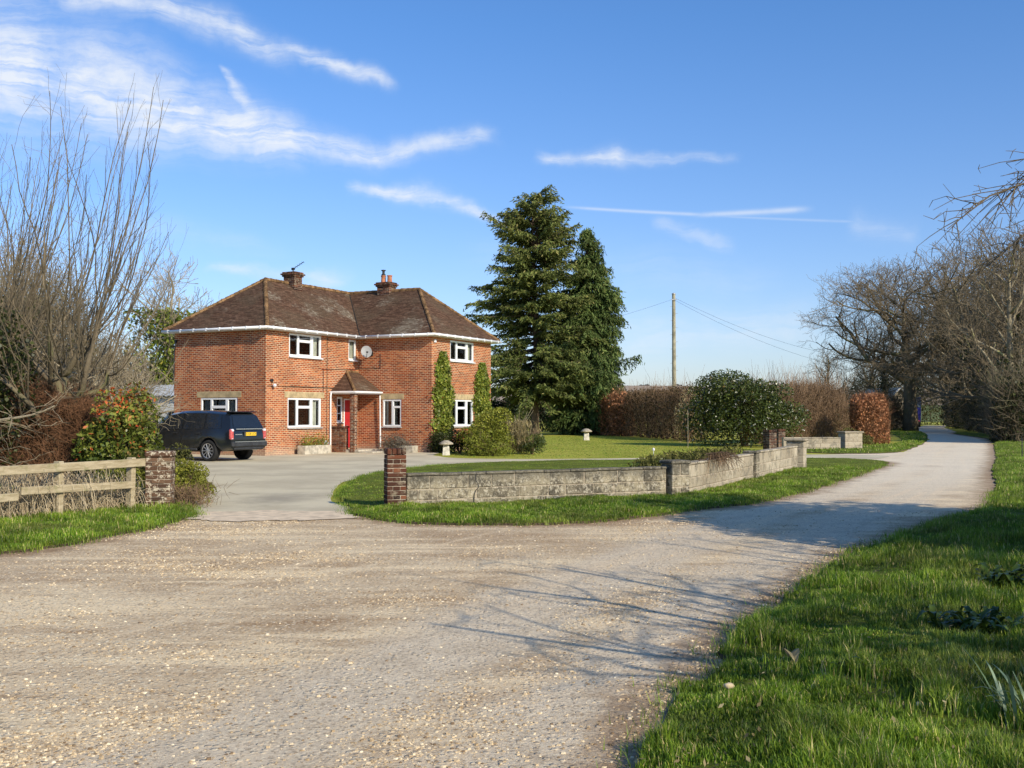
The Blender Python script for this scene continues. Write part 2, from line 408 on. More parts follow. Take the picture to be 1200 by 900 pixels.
    gl = t.n('ShaderNodeBsdfGlossy', {'Color': (.9, .95, 1, 1), 'Roughness': .02}).outputs[0]
    tr = t.n('ShaderNodeBsdfTransparent', {'Color': (.80, .84, .84, 1)}).outputs[0]
    t.n('ShaderNodeOutputMaterial', {'Surface': t.n('ShaderNodeMixShader', {0: fr, 1: tr, 2: gl}).outputs[0]}); MAT['glass'] = m
    # --- timber
    m, t = new_mat('weathered_timber'); p = objc(t)
    st = t.n('ShaderNodeMapping', {'Vector': p, 'Scale': (2.0, 14, 14)}).outputs[0]
    c = t.mix(t.rng(t.noise(st, 1.6, 6, .7), .3, .7), (.30, .235, .135), (.50, .415, .27))
    c = t.mix(t.rng(t.noise(p, 5, 5, .7), .52, .7, 0, .6), c, (.21, .205, .085))
    finish(t, c, .9, .15, bump=t.noise(st, 4, 5, .7), bstr=.6, bdist=.01); MAT['timber'] = m
    MAT['pole'] = M_plain('pole_timber', (.33, .30, .21), .9, .15, var=.3, scale=2, bstr=.3)
    MAT['stone_pale'] = M_plain('pale_stone', (.60, .55, .45), .95, .1, var=.28, scale=7, bstr=.6)
    MAT['stone_cap'] = M_plain('cap_stone', (.36, .31, .23), .95, .1, var=.4, scale=9, bstr=.7)
    MAT['planter'] = M_plain('planter_stone', (.45, .40, .31), .95, .1, var=.3, scale=6, bstr=.5)
    MAT['whitewall'] = M_plain('white_render', (.74, .73, .68), .9, .2, var=.08, scale=2)
    MAT['sheet'] = M_plain('corrugated_sheet', (.40, .43, .46), .5, .4, metal=.2, var=.2, scale=2)
    MAT['felt'] = M_plain('mossy_shed_roof', (.40, .36, .29), .95, .1, var=.4, scale=2)
    MAT['shedwall'] = M_plain('brown_shed_wall', (.27, .16, .11), .95, .1, var=.3, scale=3)
    # --- car
    m, t = new_mat('car_paint')
    finish(t, t.mix(t.rng(t.noise(objc(t), 1.5, 3), .3, .7), (.010, .013, .017), (.016, .019, .023)), .28, .5, .35, coat=.8); MAT['paint'] = m
    MAT['carglass'] = M_plain('tinted_glass', (.012, .016, .022), .05, .7, var=.1, bstr=0)
    MAT['rubber'] = M_plain('tyre_rubber', (.022, .022, .022), .85, .2)
    MAT['alloy'] = M_plain('alloy_rim', (.40, .40, .41), .35, .5, metal=.7, var=.1, bstr=0)
    MAT['trim'] = M_plain('dark_trim', (.035, .037, .04), .6, .3)
    MAT['chrome'] = M_plain('bright_trim', (.62, .62, .62), .25, .5, metal=.8, var=.05, bstr=0)
    MAT['tail'] = M_plain('tail_lamp', (.50, .09, .09), .15, .6, var=.3, scale=14, bstr=0)
    MAT['lens'] = M_plain('clear_lens', (.72, .70, .70), .12, .6, var=.1, bstr=0)
    MAT['plate'] = M_plain('yellow_plate', (.85, .55, .03), .4, .4, var=.03, bstr=0)
    MAT['blue'] = M_plain('lorry_blue', (.020, .022, .16), .5, .4, var=.15)
    MAT['navy'] = M_plain('lorry_dark_blue', (.015, .028, .065), .5, .4, var=.15)
    # --- bark and twigs
    MAT['bark'] = M_bark('oak_bark', (.075, .058, .038), (.17, .135, .085), lichen=(.17, .16, .075))
    MAT['twig'] = M_bark('oak_twig', (.085, .068, .045), (.185, .145, .092))
    MAT['bark_grey'] = M_bark('grey_bark', (.15, .128, .088), (.30, .25, .165), lichen=(.27, .26, .11))
    MAT['twig_grey'] = M_bark('grey_twig', (.10, .082, .054), (.21, .17, .105))
    MAT['twig_lit'] = M_bark('pale_twig', (.16, .13, .085), (.33, .27, .18))
    MAT['twig_brown'] = M_bark('brown_twig', (.085, .042, .022), (.19, .095, .048))
    MAT['twig_tan'] = M_bark('hedge_twig', (.10, .060, .035), (.22, .145, .085))
    MAT['straw'] = M_bark('dry_stems', (.30, .225, .135), (.52, .42, .27))
    MAT['conifer_bark'] = M_bark('conifer_bark', (.07, .048, .034), (.13, .095, .065))
    # --- leaves
    G = M_leaf
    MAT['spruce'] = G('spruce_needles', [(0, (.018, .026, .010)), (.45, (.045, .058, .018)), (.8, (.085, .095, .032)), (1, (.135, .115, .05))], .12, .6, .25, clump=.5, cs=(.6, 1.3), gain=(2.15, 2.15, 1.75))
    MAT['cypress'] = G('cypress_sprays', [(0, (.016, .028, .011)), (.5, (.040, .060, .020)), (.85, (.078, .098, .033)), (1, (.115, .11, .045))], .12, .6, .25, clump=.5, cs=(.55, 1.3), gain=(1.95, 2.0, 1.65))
    MAT['ivy'] = G('ivy_leaves', [(0, (.022, .040, .010)), (.5, (.060, .092, .022)), (.85, (.115, .145, .040)), (1, (.19, .205, .075))], .2, .4, .5, clump=1.5, gain=(2.9, 2.35, 1.3))
    MAT['ivy_dark'] = G('dark_ivy', [(0, (.010, .017, .006)), (.5, (.032, .046, .014)), (.9, (.075, .088, .03)), (1, (.12, .12, .05))], .15, .4, .5, clump=1.0, gain=(1.5, 1.35, 1.1))
    MAT['topiary'] = G('topiary_leaves', [(0, (.040, .058, .012)), (.5, (.098, .125, .028)), (1, (.17, .19, .05))], .25, .5, .4, clump=3, gain=(2.3, 1.95, 1.1))
    MAT['box'] = G('box_leaves', [(0, (.040, .052, .012)), (.5, (.105, .120, .028)), (1, (.20, .20, .055))], .25, .5, .4, clump=3, gain=(2.1, 1.9, 1.1))
    MAT['yew'] = G('dark_hedge_leaves', [(0, (.006, .011, .005)), (.6, (.014, .022, .009)), (1, (.03, .04, .015))], .1, .6, .3, clump=1, gain=(1.0, 1.0, .9))
    MAT['laurel'] = G('laurel_leaves', [(0, (.016, .026, .009)), (.5, (.040, .058, .018)), (.85, (.075, .090, .035)), (1, (.14, .10, .05))], .12, .28, .6, clump=1.2, gain=(1.8, 1.65, 1.15))
    MAT['photinia'] = G('photinia_leaves', [(0, (.030, .050, .012)), (.45, (.085, .110, .028)), (.66, (.155, .165, .05)), (.74, (.24, .085, .04)), (1, (.36, .065, .035))], .25, .32, .6, clump=2, gain=(2.1, 1.9, 1.3))
    MAT['beech'] = G('copper_beech_leaves', [(0, (.12, .052, .026)), (.5, (.27, .125, .062)), (1, (.45, .25, .14))], .3, .55, .3, clump=1.5, gain=(1.75, 1.7, 1.6))
    MAT['hedge_leaf'] = G('old_hedge_leaves', [(0, (.022, .017, .009)), (.5, (.070, .050, .027)), (.85, (.13, .090, .05)), (1, (.12, .12, .05))], .15, .6, .2, clump=.8, cs=(.35, 1.5), gain=(1.15, 1.05, .9))
    MAT['scrub'] = G('scrub_leaves', [(0, (.035, .042, .014)), (.5, (.085, .090, .032)), (1, (.17, .16, .065))], .25, .6, .2, clump=1, gain=(1.4, 1.3, 1.0))
    MAT['tan_leaf'] = G('dry_grass_leaves', [(0, (.17, .13, .06)), (.5, (.34, .27, .13)), (1, (.50, .42, .24))], .3, .7, .2, clump=2)
    MAT['lavender'] = G('grey_shrub_leaves', [(0, (.075, .062, .045)), (.5, (.19, .165, .125)), (1, (.33, .30, .23))], .2, .7, .2, clump=2)
    MAT['flower'] = G('cream_flowers', [(0, (.55, .52, .42)), (1, (.80, .77, .68))], .2, .6, .3)
    MAT['dock'] = G('dock_leaves', [(0, (.018, .036, .010)), (.6, (.040, .072, .018)), (1, (.085, .125, .035))], .2, .35, .5, clump=3, gain=(1.6, 1.5, 1.0))
    MAT['daff'] = G('bulb_leaves', [(0, (.10, .17, .085)), (1, (.27, .36, .22))], .2, .4, .5, clump=3)
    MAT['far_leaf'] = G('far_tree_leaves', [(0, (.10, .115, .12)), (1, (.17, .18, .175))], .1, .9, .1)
    # --- grass blades
    m, t = new_mat('grass_blades'); p = pos(t)
    c = t.ramp(attr(t), [(0, (.055, .11, .010)), (.35, (.155, .26, .022)), (.7, (.31, .42, .042)), (.9, (.48, .50, .10)), (1, (.70, .57, .28))])
    f = t.rng(t.noise(p, 1.5, 5), .32, .68, .55, 1.3)
    c = t.mix(t.rng(t.noise(p, .5, 3), .5, .7, 0, .4), c, (.30, .27, .09))
    c = t.mix(1.0, c, t.n('ShaderNodeCombineColor', {0: f, 1: f, 2: t.math('MULTIPLY', f, .9)}).outputs[0], 'MULTIPLY')
    finish(t, c, .5, .35, transl=.38); MAT['blade'] = m
    m, t = new_mat('gravel_stones')
    c = t.ramp(attr(t), [(0, (0.2, 0.134, 0.0762)), (.3, (0.42, 0.308, 0.179)), (.65, (0.66, 0.518, 0.323)), (1, (0.88, 0.759, 0.538))])
    finish(t, c, .85, .25); MAT['pebble'] = m
make_materials()

# ------------------------------------------------------------------ ground, road, drive
def wob(x, y):
    return (np.sin(x * 1.7 + 1.3 * np.sin(y * .9)) * np.cos(y * 1.3 + .8 * np.sin(x * 1.1)) + .5 * np.sin(x * 4.1 + y * 2.7) * np.cos(y * 3.7 - x * 1.9))
def inside(poly, x, y):
    poly = np.asarray(poly); r = np.zeros(len(x), bool)
    x0, y0 = poly[:, 0], poly[:, 1]; x1, y1 = np.roll(x0, -1), np.roll(y0, -1)
    for a, b, c, d in zip(x0, y0, x1, y1):
        if b == d: continue
        cond = ((b > y) != (d > y)) & (x < (c - a) * (y - b) / (d - b) + a)
        r ^= cond
    return r
def edge_dist(poly, x, y):
    poly = np.asarray(poly); D = np.full(len(x), 1e9)
    for a, b in zip(poly, np.roll(poly, -1, 0)):
        d = b - a; L = d @ d + 1e-12
        tt = np.clip(((x - a[0]) * d[0] + (y - a[1]) * d[1]) / L, 0, 1)
        D = np.minimum(D, np.hypot(x - a[0] - tt * d[0], y - a[1] - tt * d[1]))
    return D
def densify(poly, step, jit, rng, smooth=True):
    """closed outline -> Catmull-Rom, resampled, slightly ragged"""
    P = np.asarray(poly, float); n = len(P); out = []
    for i in range(n):
        p0, p1, p2, p3 = P[i - 1], P[i], P[(i + 1) % n], P[(i + 2) % n]
        L = np.linalg.norm(p2 - p1); m = max(1, int(L / step))
        for k in range(m):
            u = k / m
            if smooth and L < 40:
                s1, s2 = p2 - p0, p3 - p1
                l0, l2 = np.linalg.norm(p1 - p0), np.linalg.norm(p3 - p2)
                s1 = s1 / (l0 + L) * L; s2 = s2 / (l2 + L) * L
                q = (2 * u**3 - 3 * u**2 + 1) * p1 + (u**3 - 2 * u**2 + u) * s1 + (-2 * u**3 + 3 * u**2) * p2 + (u**3 - u**2) * s2
            else: q = p1 + (p2 - p1) * u
            out.append(q)
    out = np.array(out)
    ar = np.arange(len(out))
    out += rng.normal(size=out.shape) * jit * .5 + jit * np.stack([np.sin(ar * .7 + 1), np.cos(ar * .53)], 1) * .6
    return out
def sheet_height(outline, x, y, z0, amp, fall=.6):
    return z0 + np.clip(edge_dist(outline, x, y) / fall, 0, 1) ** .7 * (amp * (1 + .5 * wob(x, y)))
def sheet(name, outline, z0, amp, spacing, mat, rng, skirt=0.0, attrf=None, fall=.6, extraf=None):
    o = np.asarray(outline); x0, y0 = o.min(0); x1, y1 = o.max(0)
    gx, gy = np.meshgrid(np.arange(x0, x1, spacing), np.arange(y0, y1, spacing))
    gx = gx.ravel() + rng.uniform(-.3, .3, gx.size) * spacing; gy = gy.ravel() + rng.uniform(-.3, .3, gy.size) * spacing
    k = inside(o, gx, gy); gx, gy = gx[k], gy[k]
    k = edge_dist(o, gx, gy) > spacing * .35; gx, gy = gx[k], gy[k]
    pts = [Vector(p) for p in o] + [Vector((a, b)) for a, b in zip(gx, gy)]
    n = len(o)
    vs, es, fs, ov, oe, of = delaunay_2d_cdt(pts, [(i, (i + 1) % n) for i in range(n)], [], 1, 1e-6)
    XY = np.array([tuple(v) for v in vs])
    z = sheet_height(o, XY[:, 0], XY[:, 1], z0, amp, fall) if amp else np.full(len(XY), z0)
    mb = MB()
    tint = attrf(XY[:, 0], XY[:, 1]) if attrf else .5
    F = np.array([f for f in fs if len(f) == 3])
    mb.add(np.column_stack([XY, z]), F, tint)
    if extraf: mb.extra = extraf(XY[:, 0], XY[:, 1])
    if skirt:
        a = np.column_stack([o, np.full(n, z0)]); c = np.mean(o, 0)
        out = np.column_stack([o, np.full(n, z0 - skirt)])
        nrm = np.roll(o, -1, 0) - np.roll(o, 1, 0); nrm = np.column_stack([nrm[:, 1], -nrm[:, 0]]); nrm /= np.linalg.norm(nrm, axis=1)[:, None] + 1e-9
        area = np.sum(o[:, 0] * np.roll(o[:, 1], -1) - np.roll(o[:, 0], -1) * o[:, 1])
        out[:, :2] += nrm * .035 * (1 if area > 0 else -1)
        i = np.arange(n); i2 = (i + 1) % n
        Q = np.column_stack([i, i2, i2 + n, i + n])
        mb.add(np.concatenate([a, out]), Q)
    ob = mb.build(name, mat, smooth=True)
    # faces up
    me = ob.data
    if len(me.polygons) and me.polygons[0].normal.z < 0: me.flip_normals()
    return tag(ob, kind='structure')

rg = np.random.default_rng(7)
def hill(x, y):
    d = np.clip((y - 190) / 640, 0, 1); d = d * d * (3 - 2 * d)
    return d * (19.0 + 2.5 * np.sin(x * .006 + 1) + 1.2 * np.sin(x * .019)) - np.clip((y - 930) / 1500, 0, 1) * 30
ys = np.concatenate([np.arange(-40, 180, 10), np.arange(180, 960, 13), np.arange(960, 2600, 90)])
xs = np.concatenate([np.arange(-1500, -200, 60), np.arange(-200, 420, 14), np.arange(420, 1900, 60)])
gx, gy = np.meshgrid(xs, ys)
V = np.column_stack([gx.ravel(), gy.ravel(), hill(gx.ravel(), gy.ravel())])
ny, nx = gx.shape
i, j = np.meshgrid(np.arange(ny - 1), np.arange(nx - 1), indexing='ij')
b0 = (i * nx + j).ravel()
tag(MB().add(V, np.column_stack([b0, b0 + 1, b0 + nx + 1, b0 + nx])).build('ground', MAT['lawn'], smooth=True), kind='structure')

LANE = np.array([(-1.9, 2.5), (-.7, 5), (.15, 7), (1.1, 9.5), (2.7, 13), (4.6, 17), (6.7, 20.6), (8.75, 24.5), (12.5, 31.5), (15.2, 38), (18.3, 45), (28.7, 68), (42, 105)])
def lane_attr(x, y, across=False):
    D = np.full(len(x), 1e9); S = np.zeros(len(x))
    for a, b in zip(LANE[:-1], LANE[1:]):
        d = b - a; L = d @ d
        tt = np.clip(((x - a[0]) * d[0] + (y - a[1]) * d[1]) / L, 0, 1)
        qx, qy = x - a[0] - tt * d[0], y - a[1] - tt * d[1]
        dist = np.hypot(qx, qy); k = dist < D
        D[k] = dist[k]; S[k] = (np.sign(qx * d[1] - qy * d[0]) * dist)[k]
    core = np.clip((1.75 - np.abs(S)) / .8, 0, 1)                       # asphalt strip
    if across: return S
    mid = np.exp(-((np.abs(S) - .05) / .28) ** 2) * .55                 # loose stone between the wheel tracks
    return np.clip(core * (1 - mid), 0, 1)
road_o = [(-16, -2.5), (3.2, -2.5), (3.4, 5), (4.5, 9.5), (6.0, 13), (8.6, 17), (10.2, 20.5), (12.45, 27.3), (14.6, 32), (17.0, 37.2), (21.2, 46), (30.6, 68), (39.2, 93), (45.5, 110), (53, 130), (62, 150),
          (58.5, 150), (49.5, 130), (42.0, 110), (39.0, 102), (26.8, 68), (16.8, 45.5), (13.2, 43.2), (11.0, 42.5), (9.8, 39), (12.3, 38.2), (8.5, 33), (4, 24), (1, 19), (-2.2, 18.0), (-5.6, 18.2), (-6.5, 16.2), (-10, 14.5), (-16, 13)]
ro = densify(road_o, .5, .05, rg, smooth=False)

drive_o = [(-5.25, 17.6), (-5.9, 20.0), (-6.45, 22.7), (-7.6, 26.5), (-9.3, 30.5), (-13.5, 33.5), (-18.5, 36), (-21, 44), (-16, 47), (-14.2, 44.2), (-9.7, 42.0), (-7.0, 47.3), (-3.4, 45.5), (-3.0, 41.5), (-1.87, 39.2), (1.23, 38.5),
           (5.07, 39.4), (8.95, 41.0), (11.3, 42.1), (13.6, 42.8), (14.6, 41.2), (13.6, 39.2), (12.4, 38.3), (10.5, 38.9), (8.25, 37.9), (4.7, 36.5), (0, 33.6), (-2.2, 31.8), (-3.5, 29.0), (-4.0, 26.6), (-3.85, 22.7), (-3.35, 19.9), (-2.7, 17.6)]
do = densify(drive_o, .5, .05, rg)
sheet('driveway', do, .012, 0, 1.2, MAT['drive'], rg)
th = densify([(-5.25, 16.5), (-4.2, 16.25), (-3.2, 16.3), (-2.5, 16.7), (-2.62, 17.75), (-4, 17.95), (-5.3, 17.8)], .15, .09, rg, smooth=False)
tag(sheet('gate_threshold', th, .017, 0, .5, MAT['concrete'], rg), kind='structure')

# raised grass: island lawn with its verge, left verge, right verge, far verge
isl = densify([(-2.62, 17.3), (-2.3, 16.75), (-1.2, 15.8), (.5, 15.75), (1.95, 16.75), (3.0, 18.0), (4.4, 19.5), (6.99, 24.07), (10.7, 31.5), (12.25, 34.7), (12.8, 36.6), (12.2, 38.1), (10.5, 38.8), (8.25, 38.5), (4.8, 37.7), (.5, 36.3),
               (-1.7, 34.6), (-3.15, 31.6), (-3.75, 28.7), (-3.8, 26.4), (-3.62, 22.7), (-3.15, 19.9), (-2.75, 18.2)], .22, .075, rg)
sheet('island_lawn', isl, .035, .035, .45, MAT['verge'], rg, skirt=.05)
lef = densify([(-5.2, 17.35), (-5.12, 16.2), (-5.45, 13.9), (-6.0, 12.5), (-8.3, 10.6), (-14, 8.5), (-19, 8), (-19, 30), (-13, 31), (-9.5, 30), (-7.9, 26.5), (-6.75, 22.7), (-6.2, 20.0), (-5.5, 18.2)], .22, .045, rg)
sheet('left_verge', lef, .03, .05, .6, MAT['verge'], rg, skirt=.05)
rig = densify([(.1, 3.2), (.58, 4.93), (.93, 5.93), (1.52, 7.44), (2.48, 9.5), (4.05, 12.4), (6.9, 16.6), (8.3, 18.4), (12.3, 27.0), (14.3, 31.5), (16.9, 37.0), (21, 46), (30.6, 68), (39, 93), (44, 92), (40, 70), (32, 40), (26, 22), (22, 6), (20, -6), (-.6, -6), (-.5, 0)], .2, .06, rg)
def road_extra(x, y):
    e = np.full(len(x), 9.0)
    for o_ in (rig, isl, lef): e = np.minimum(e, edge_dist(o_[::2], x, y))
    return {'across': lane_attr(x, y, True), 'edge': e}
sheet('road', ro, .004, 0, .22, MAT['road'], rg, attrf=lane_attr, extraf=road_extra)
sheet('right_verge', rig, .03, .085, .4, MAT['verge'], rg, skirt=.05)
farv = densify([(13.9, 43.6), (16.4, 45.2), (26.6, 68), (38.8, 102), (36, 103), (29, 80), (21, 58), (14.5, 50), (11.8, 46.6)], .4, .06, rg)
sheet('far_verge', farv, .03, .06, 1.2, MAT['verge'], rg, skirt=.05)

def blades(mb, outline, n, h0, h1, w, rng, z0, amp, dens=None, tclump=1.0, lean=.55, avoid=None, fall=.6, tmax=1.0, edge_boost=True):
    o = np.asarray(outline); x0, y0 = o.min(0); x1, y1 = o.max(0)
    X = []; Y = []; tot = 0
    while tot < n:
        x = rng.uniform(x0, x1, n * 3); y = rng.uniform(y0, y1, n * 3)
        k = np.ones(len(x), bool)
        if dens is not None: k = rng.uniform(size=len(x)) < dens(x, y)
        x, y = x[k], y[k]
        k = inside(o, x, y); x, y = x[k], y[k]
        if avoid is not None:
            k = ~avoid(x, y); x, y = x[k], y[k]
        X.append(x); Y.append(y); tot += len(x)
        if len(x) == 0: break
    x = np.concatenate(X)[:n]; y = np.concatenate(Y)[:n]; n = len(x)
    z = sheet_height(o, x, y, z0, amp, fall) if amp else np.full(n, z0)
    cl = .5 + .5 * np.clip(wob(x * 1.1 + 3, y * 1.3) * .65 + .55 * wob(x * 3.7, y * 3.9 + 2) + .2 * wob(x * 9, y * 9), -1, 1)
    h = (h0 + (h1 - h0) * cl ** 1.3) * rng.uniform(.55, 1.25, n)
    az = rng.uniform(0, 2 * np.pi, n); ln = rng.uniform(.1, 1, n) * lean
    d = np.column_stack([np.cos(az), np.sin(az)]) * (ln * h)[:, None]
    sa = az + np.pi / 2 + rng.normal(size=n) * .5
    sd = np.column_stack([np.cos(sa), np.sin(sa)]) * (w * rng.uniform(.6, 1.3, n) / 2)[:, None]
    B = np.column_stack([x, y, z - .01])
    def off(a2, hz): return np.column_stack([a2, hz])
    V = np.stack([B + off(-sd, 0 * h), B + off(sd, 0 * h), B + off(d * .35 + sd * .75, h * .6), B + off(d * .35 - sd * .75, h * .6), B + off(d, h * (1 - .25 * ln))], 1).reshape(-1, 3)
    k = np.arange(n)[:, None] * 5
    t = np.clip(rng.normal(.38, .17, n) + .34 * (cl - .5) * tclump + (rng.uniform(size=n) < .10) * .6, 0, tmax)
    mb.add(V, [k + np.array([0, 1, 2, 3]), k + np.array([3, 2, 4])], np.repeat(t, 5))

rg = np.random.default_rng(11)
mb = MB()
bare = lambda x, y: (np.abs((x - 1.9) - (y - 6.2) * -.35 + .12 * np.sin(y * 6)) < .13) & (y > 5.0) & (y < 7.8) & (rg.uniform(size=len(x)) < .85)
blades(mb, rig, 240000, .018, .17, .0065, rg, .03, .085, dens=lambda x, y: np.clip((5.5 / np.maximum(np.hypot(x, y), 3.5)) ** 2.2, 0, 1) * ((y > 3.6) & (x < .56 * y + 1)), avoid=bare, lean=.6)
blades(mb, rig, 60000, .03, .10, .014, rg, .03, .085, dens=lambda x, y: np.clip(16 / np.maximum(y, 8), 0, 1) * ((y > 9) & (x < .56 * y + 1) & (y < 60)))
tag(mb.build('verge_grass', MAT['blade']), 'long lush green grass on the roadside verge at bottom right', 'grass', kind='stuff')
mb = MB()
WALL = [(-1.9, 18.35), (3.1, 20.95), (3.55, 21.0), (5.9, 26.2), (8.55, 31.5)]
def outer(x, y):
    P = np.array(WALL); r = np.zeros(len(x), bool)
    yl = np.interp(x, P[:, 0], P[:, 1], left=18.1)
    return y < yl
blades(mb, isl, 120000, .025, .11, .011, rg, .035, .035, dens=lambda x, y: np.clip(17 / np.maximum(y, 15), 0, 1) ** 1.5, avoid=lambda x, y: ~outer(x, y))
blades(mb, isl, 70000, .018, .035, .013, rg, .035, .035, dens=lambda x, y: np.clip(19 / np.maximum(y, 15), 0, 1) ** 1.3, avoid=outer, lean=.9, tmax=.93)
tag(mb.build('island_grass', MAT['blade']), 'mown grass inside and outside the low block wall', 'grass', kind='stuff')
mb = MB()
blades(mb, lef, 110000, .03, .13, .010, rg, .03, .05, dens=lambda x, y: np.clip(13 / np.maximum(y, 9), 0, 1) ** 2 * ((x > -.62 * y) & (y < 26)))
tag(mb.build('left_grass', MAT['blade']), 'green grass strip below the timber fence', 'grass', kind='stuff')
mb = MB()
bl_o = [(-3.0, 42.5), (-1.5, 40), (1.3, 39.2), (5, 40.1), (8.9, 41.7), (11, 42.9), (11.5, 50), (9, 62), (7, 78), (-2, 78), (-2, 55), (-.5, 46)]
blades(mb, bl_o, 22000, .025, .05, .035, rg, 0, 0, lean=.9, tmax=.9)
tag(mb.build('back_lawn_grass', MAT['blade']), 'short mown grass of the back lawn beyond the garden path', 'grass', kind='stuff')
mb = MB()
blades(mb, farv, 16000, .04, .10, .03, rg, .03, .06)
tag(mb.build('far_verge_grass', MAT['blade']), 'short grass on the far verge beyond the second entrance', 'grass', kind='stuff')
# long ragged fringe where the grass meets the road
mb = MB()
for oo, a0, lim in ((rig, .03, 22), (isl, .035, 34), (lef, .03, 22)):
    o = np.asarray(oo); k = (o[:, 1] > 3.5) & (o[:, 1] < lim) & (np.abs(o[:, 0]) < .6 * o[:, 1] + .5); q = o[k]
    q = np.repeat(q, 46, 0) + rg.normal(size=(len(q) * 46, 2)) * np.array([.09, .09])
    n = len(q); h = rg.uniform(.03, .10, n); az = rg.uniform(0, 6.28, n)
    d = np.column_stack([np.cos(az), np.sin(az)]) * (h * rg.uniform(.3, 1.0, n))[:, None]
    sd = np.column_stack([-np.sin(az), np.cos(az)]) * (np.where(q[:, 1] > 12, .006, .003))[:, None]
    B = np.column_stack([q, np.full(n, .01)])
    Vv = np.stack([B + np.column_stack([-sd, 0 * h]), B + np.column_stack([sd, 0 * h]), B + np.column_stack([d, h])], 1).reshape(-1, 3)
    mb.add(Vv, np.arange(n * 3).reshape(-1, 3), np.repeat(np.clip(rg.normal(.45, .2, n), 0, 1), 3))
tag(mb.build('fringe_grass', MAT['blade']), 'ragged grass edge creeping over the road margins', 'grass', kind='stuff')

# leaf litter
mb = MB(); n = 700; y_ = 4.5 + rg.uniform(size=n) ** 1.5 * 13; x_ = rg.uniform(-.1, .54, n) * y_; k = inside(rig, x_, y_); x_, y_ = x_[k], y_[k]
z_ = sheet_height(rig, x_, y_, .03, .085) + rg.uniform(.02, .09, len(x_))
mb.leaves(np.column_stack([x_, y_, z_ - .015]), .034, .018, rg, np.clip(rg.normal(.5, .25, len(x_)), 0, 1), nrm=np.tile(np.array([0, 0, 1.0]), (len(x_), 1)))
tag(mb.build('leaf_litter', MAT['tan_leaf']), 'scattered dead leaves lying in the verge grass', 'leaf litter', kind='stuff')
# loose stones
def pebbles(mb, x, y, s, tint, rng):
    n = len(x)
    a5 = np.arange(5) * 2 * np.pi / 5
    base = np.concatenate([np.column_stack([np.cos(a5), np.sin(a5), 0 * a5]), np.column_stack([.68 * np.cos(a5 + .3), .68 * np.sin(a5 + .3), .62 + 0 * a5])])
    V = base[None] * (1 + rng.normal(size=(n, 10, 1)) * .17)
    a = rng.uniform(0, 6.28, n); c, si = np.cos(a), np.sin(a)
    Vx = V[:, :, 0] * c[:, None] - V[:, :, 1] * si[:, None]; Vy = (V[:, :, 0] * si[:, None] + V[:, :, 1] * c[:, None]) * .8
    V = np.stack([Vx, Vy, V[:, :, 2] * rng.uniform(.5, 1.2, n)[:, None]], -1) * s[:, None, None]
    V += np.column_stack([x, y, np.full(n, .003)])[:, None]
    k = np.arange(n)[:, None] * 10
    F = np.concatenate([k + np.array([a_, (a_ + 1) % 5, 5 + (a_ + 1) % 5, 5 + a_]) for a_ in range(5)])
    mb.add(V.reshape(-1, 3), [F, k + np.array([5, 6, 7, 8, 9])], np.repeat(tint, 10))
mb = MB(); n = 300000
y = 4.2 + (rg.uniform(size=n) ** 1.5) * 14; x = rg.uniform(-.56, .56, n) * y
pr = .07 + .93 * np.clip(.25 + wob(x * .5 + 2, y * .8) * .6 + .3 * wob(x * 1.7 + 1, y * 1.9), 0, 1) ** 1.6
pr *= 1 - .80 * lane_attr(x, y)
k = (rg.uniform(size=n) < pr) & inside(ro, x, y) & ~inside(rig, x, y) & ~inside(lef, x, y) & ~inside(isl, x, y) & ~inside(do, x, y)
x, y = x[k], y[k]
pebbles(mb, x, y, .003 + .010 * rg.uniform(size=len(x)) ** 3.5 + .0002 * y, np.clip(rg.normal(.44, .25, len(x)), 0, 1), rg)
bx = rg.uniform(-5, 3, 60); by = rg.uniform(5, 15, 60); kk = inside(ro, bx, by) & ~inside(rig, bx, by) & ~inside(isl, bx, by)
pebbles(mb, bx[kk], by[kk], rg.uniform(.012, .022, kk.sum()), np.clip(rg.normal(.5, .3, kk.sum()), 0, 1), rg)
# crumbs along the broken edge of the road beside the right verge
o = np.asarray(rig); q = o[(o[:, 1] > 4) & (o[:, 1] < 14) & (o[:, 0] < .6 * o[:, 1])]; q = np.repeat(q, 40, 0) + rg.normal(size=(len(q) * 40, 2)) * .13 - np.array([.12, 0])
pebbles(mb, q[:, 0], q[:, 1], rg.uniform(.004, .016, len(q)), np.clip(rg.normal(.35, .25, len(q)), 0, 1), rg)
tag(mb.build('gravel', MAT['pebble']), 'loose flint gravel scattered over the forecourt and lane', 'gravel', kind='stuff')

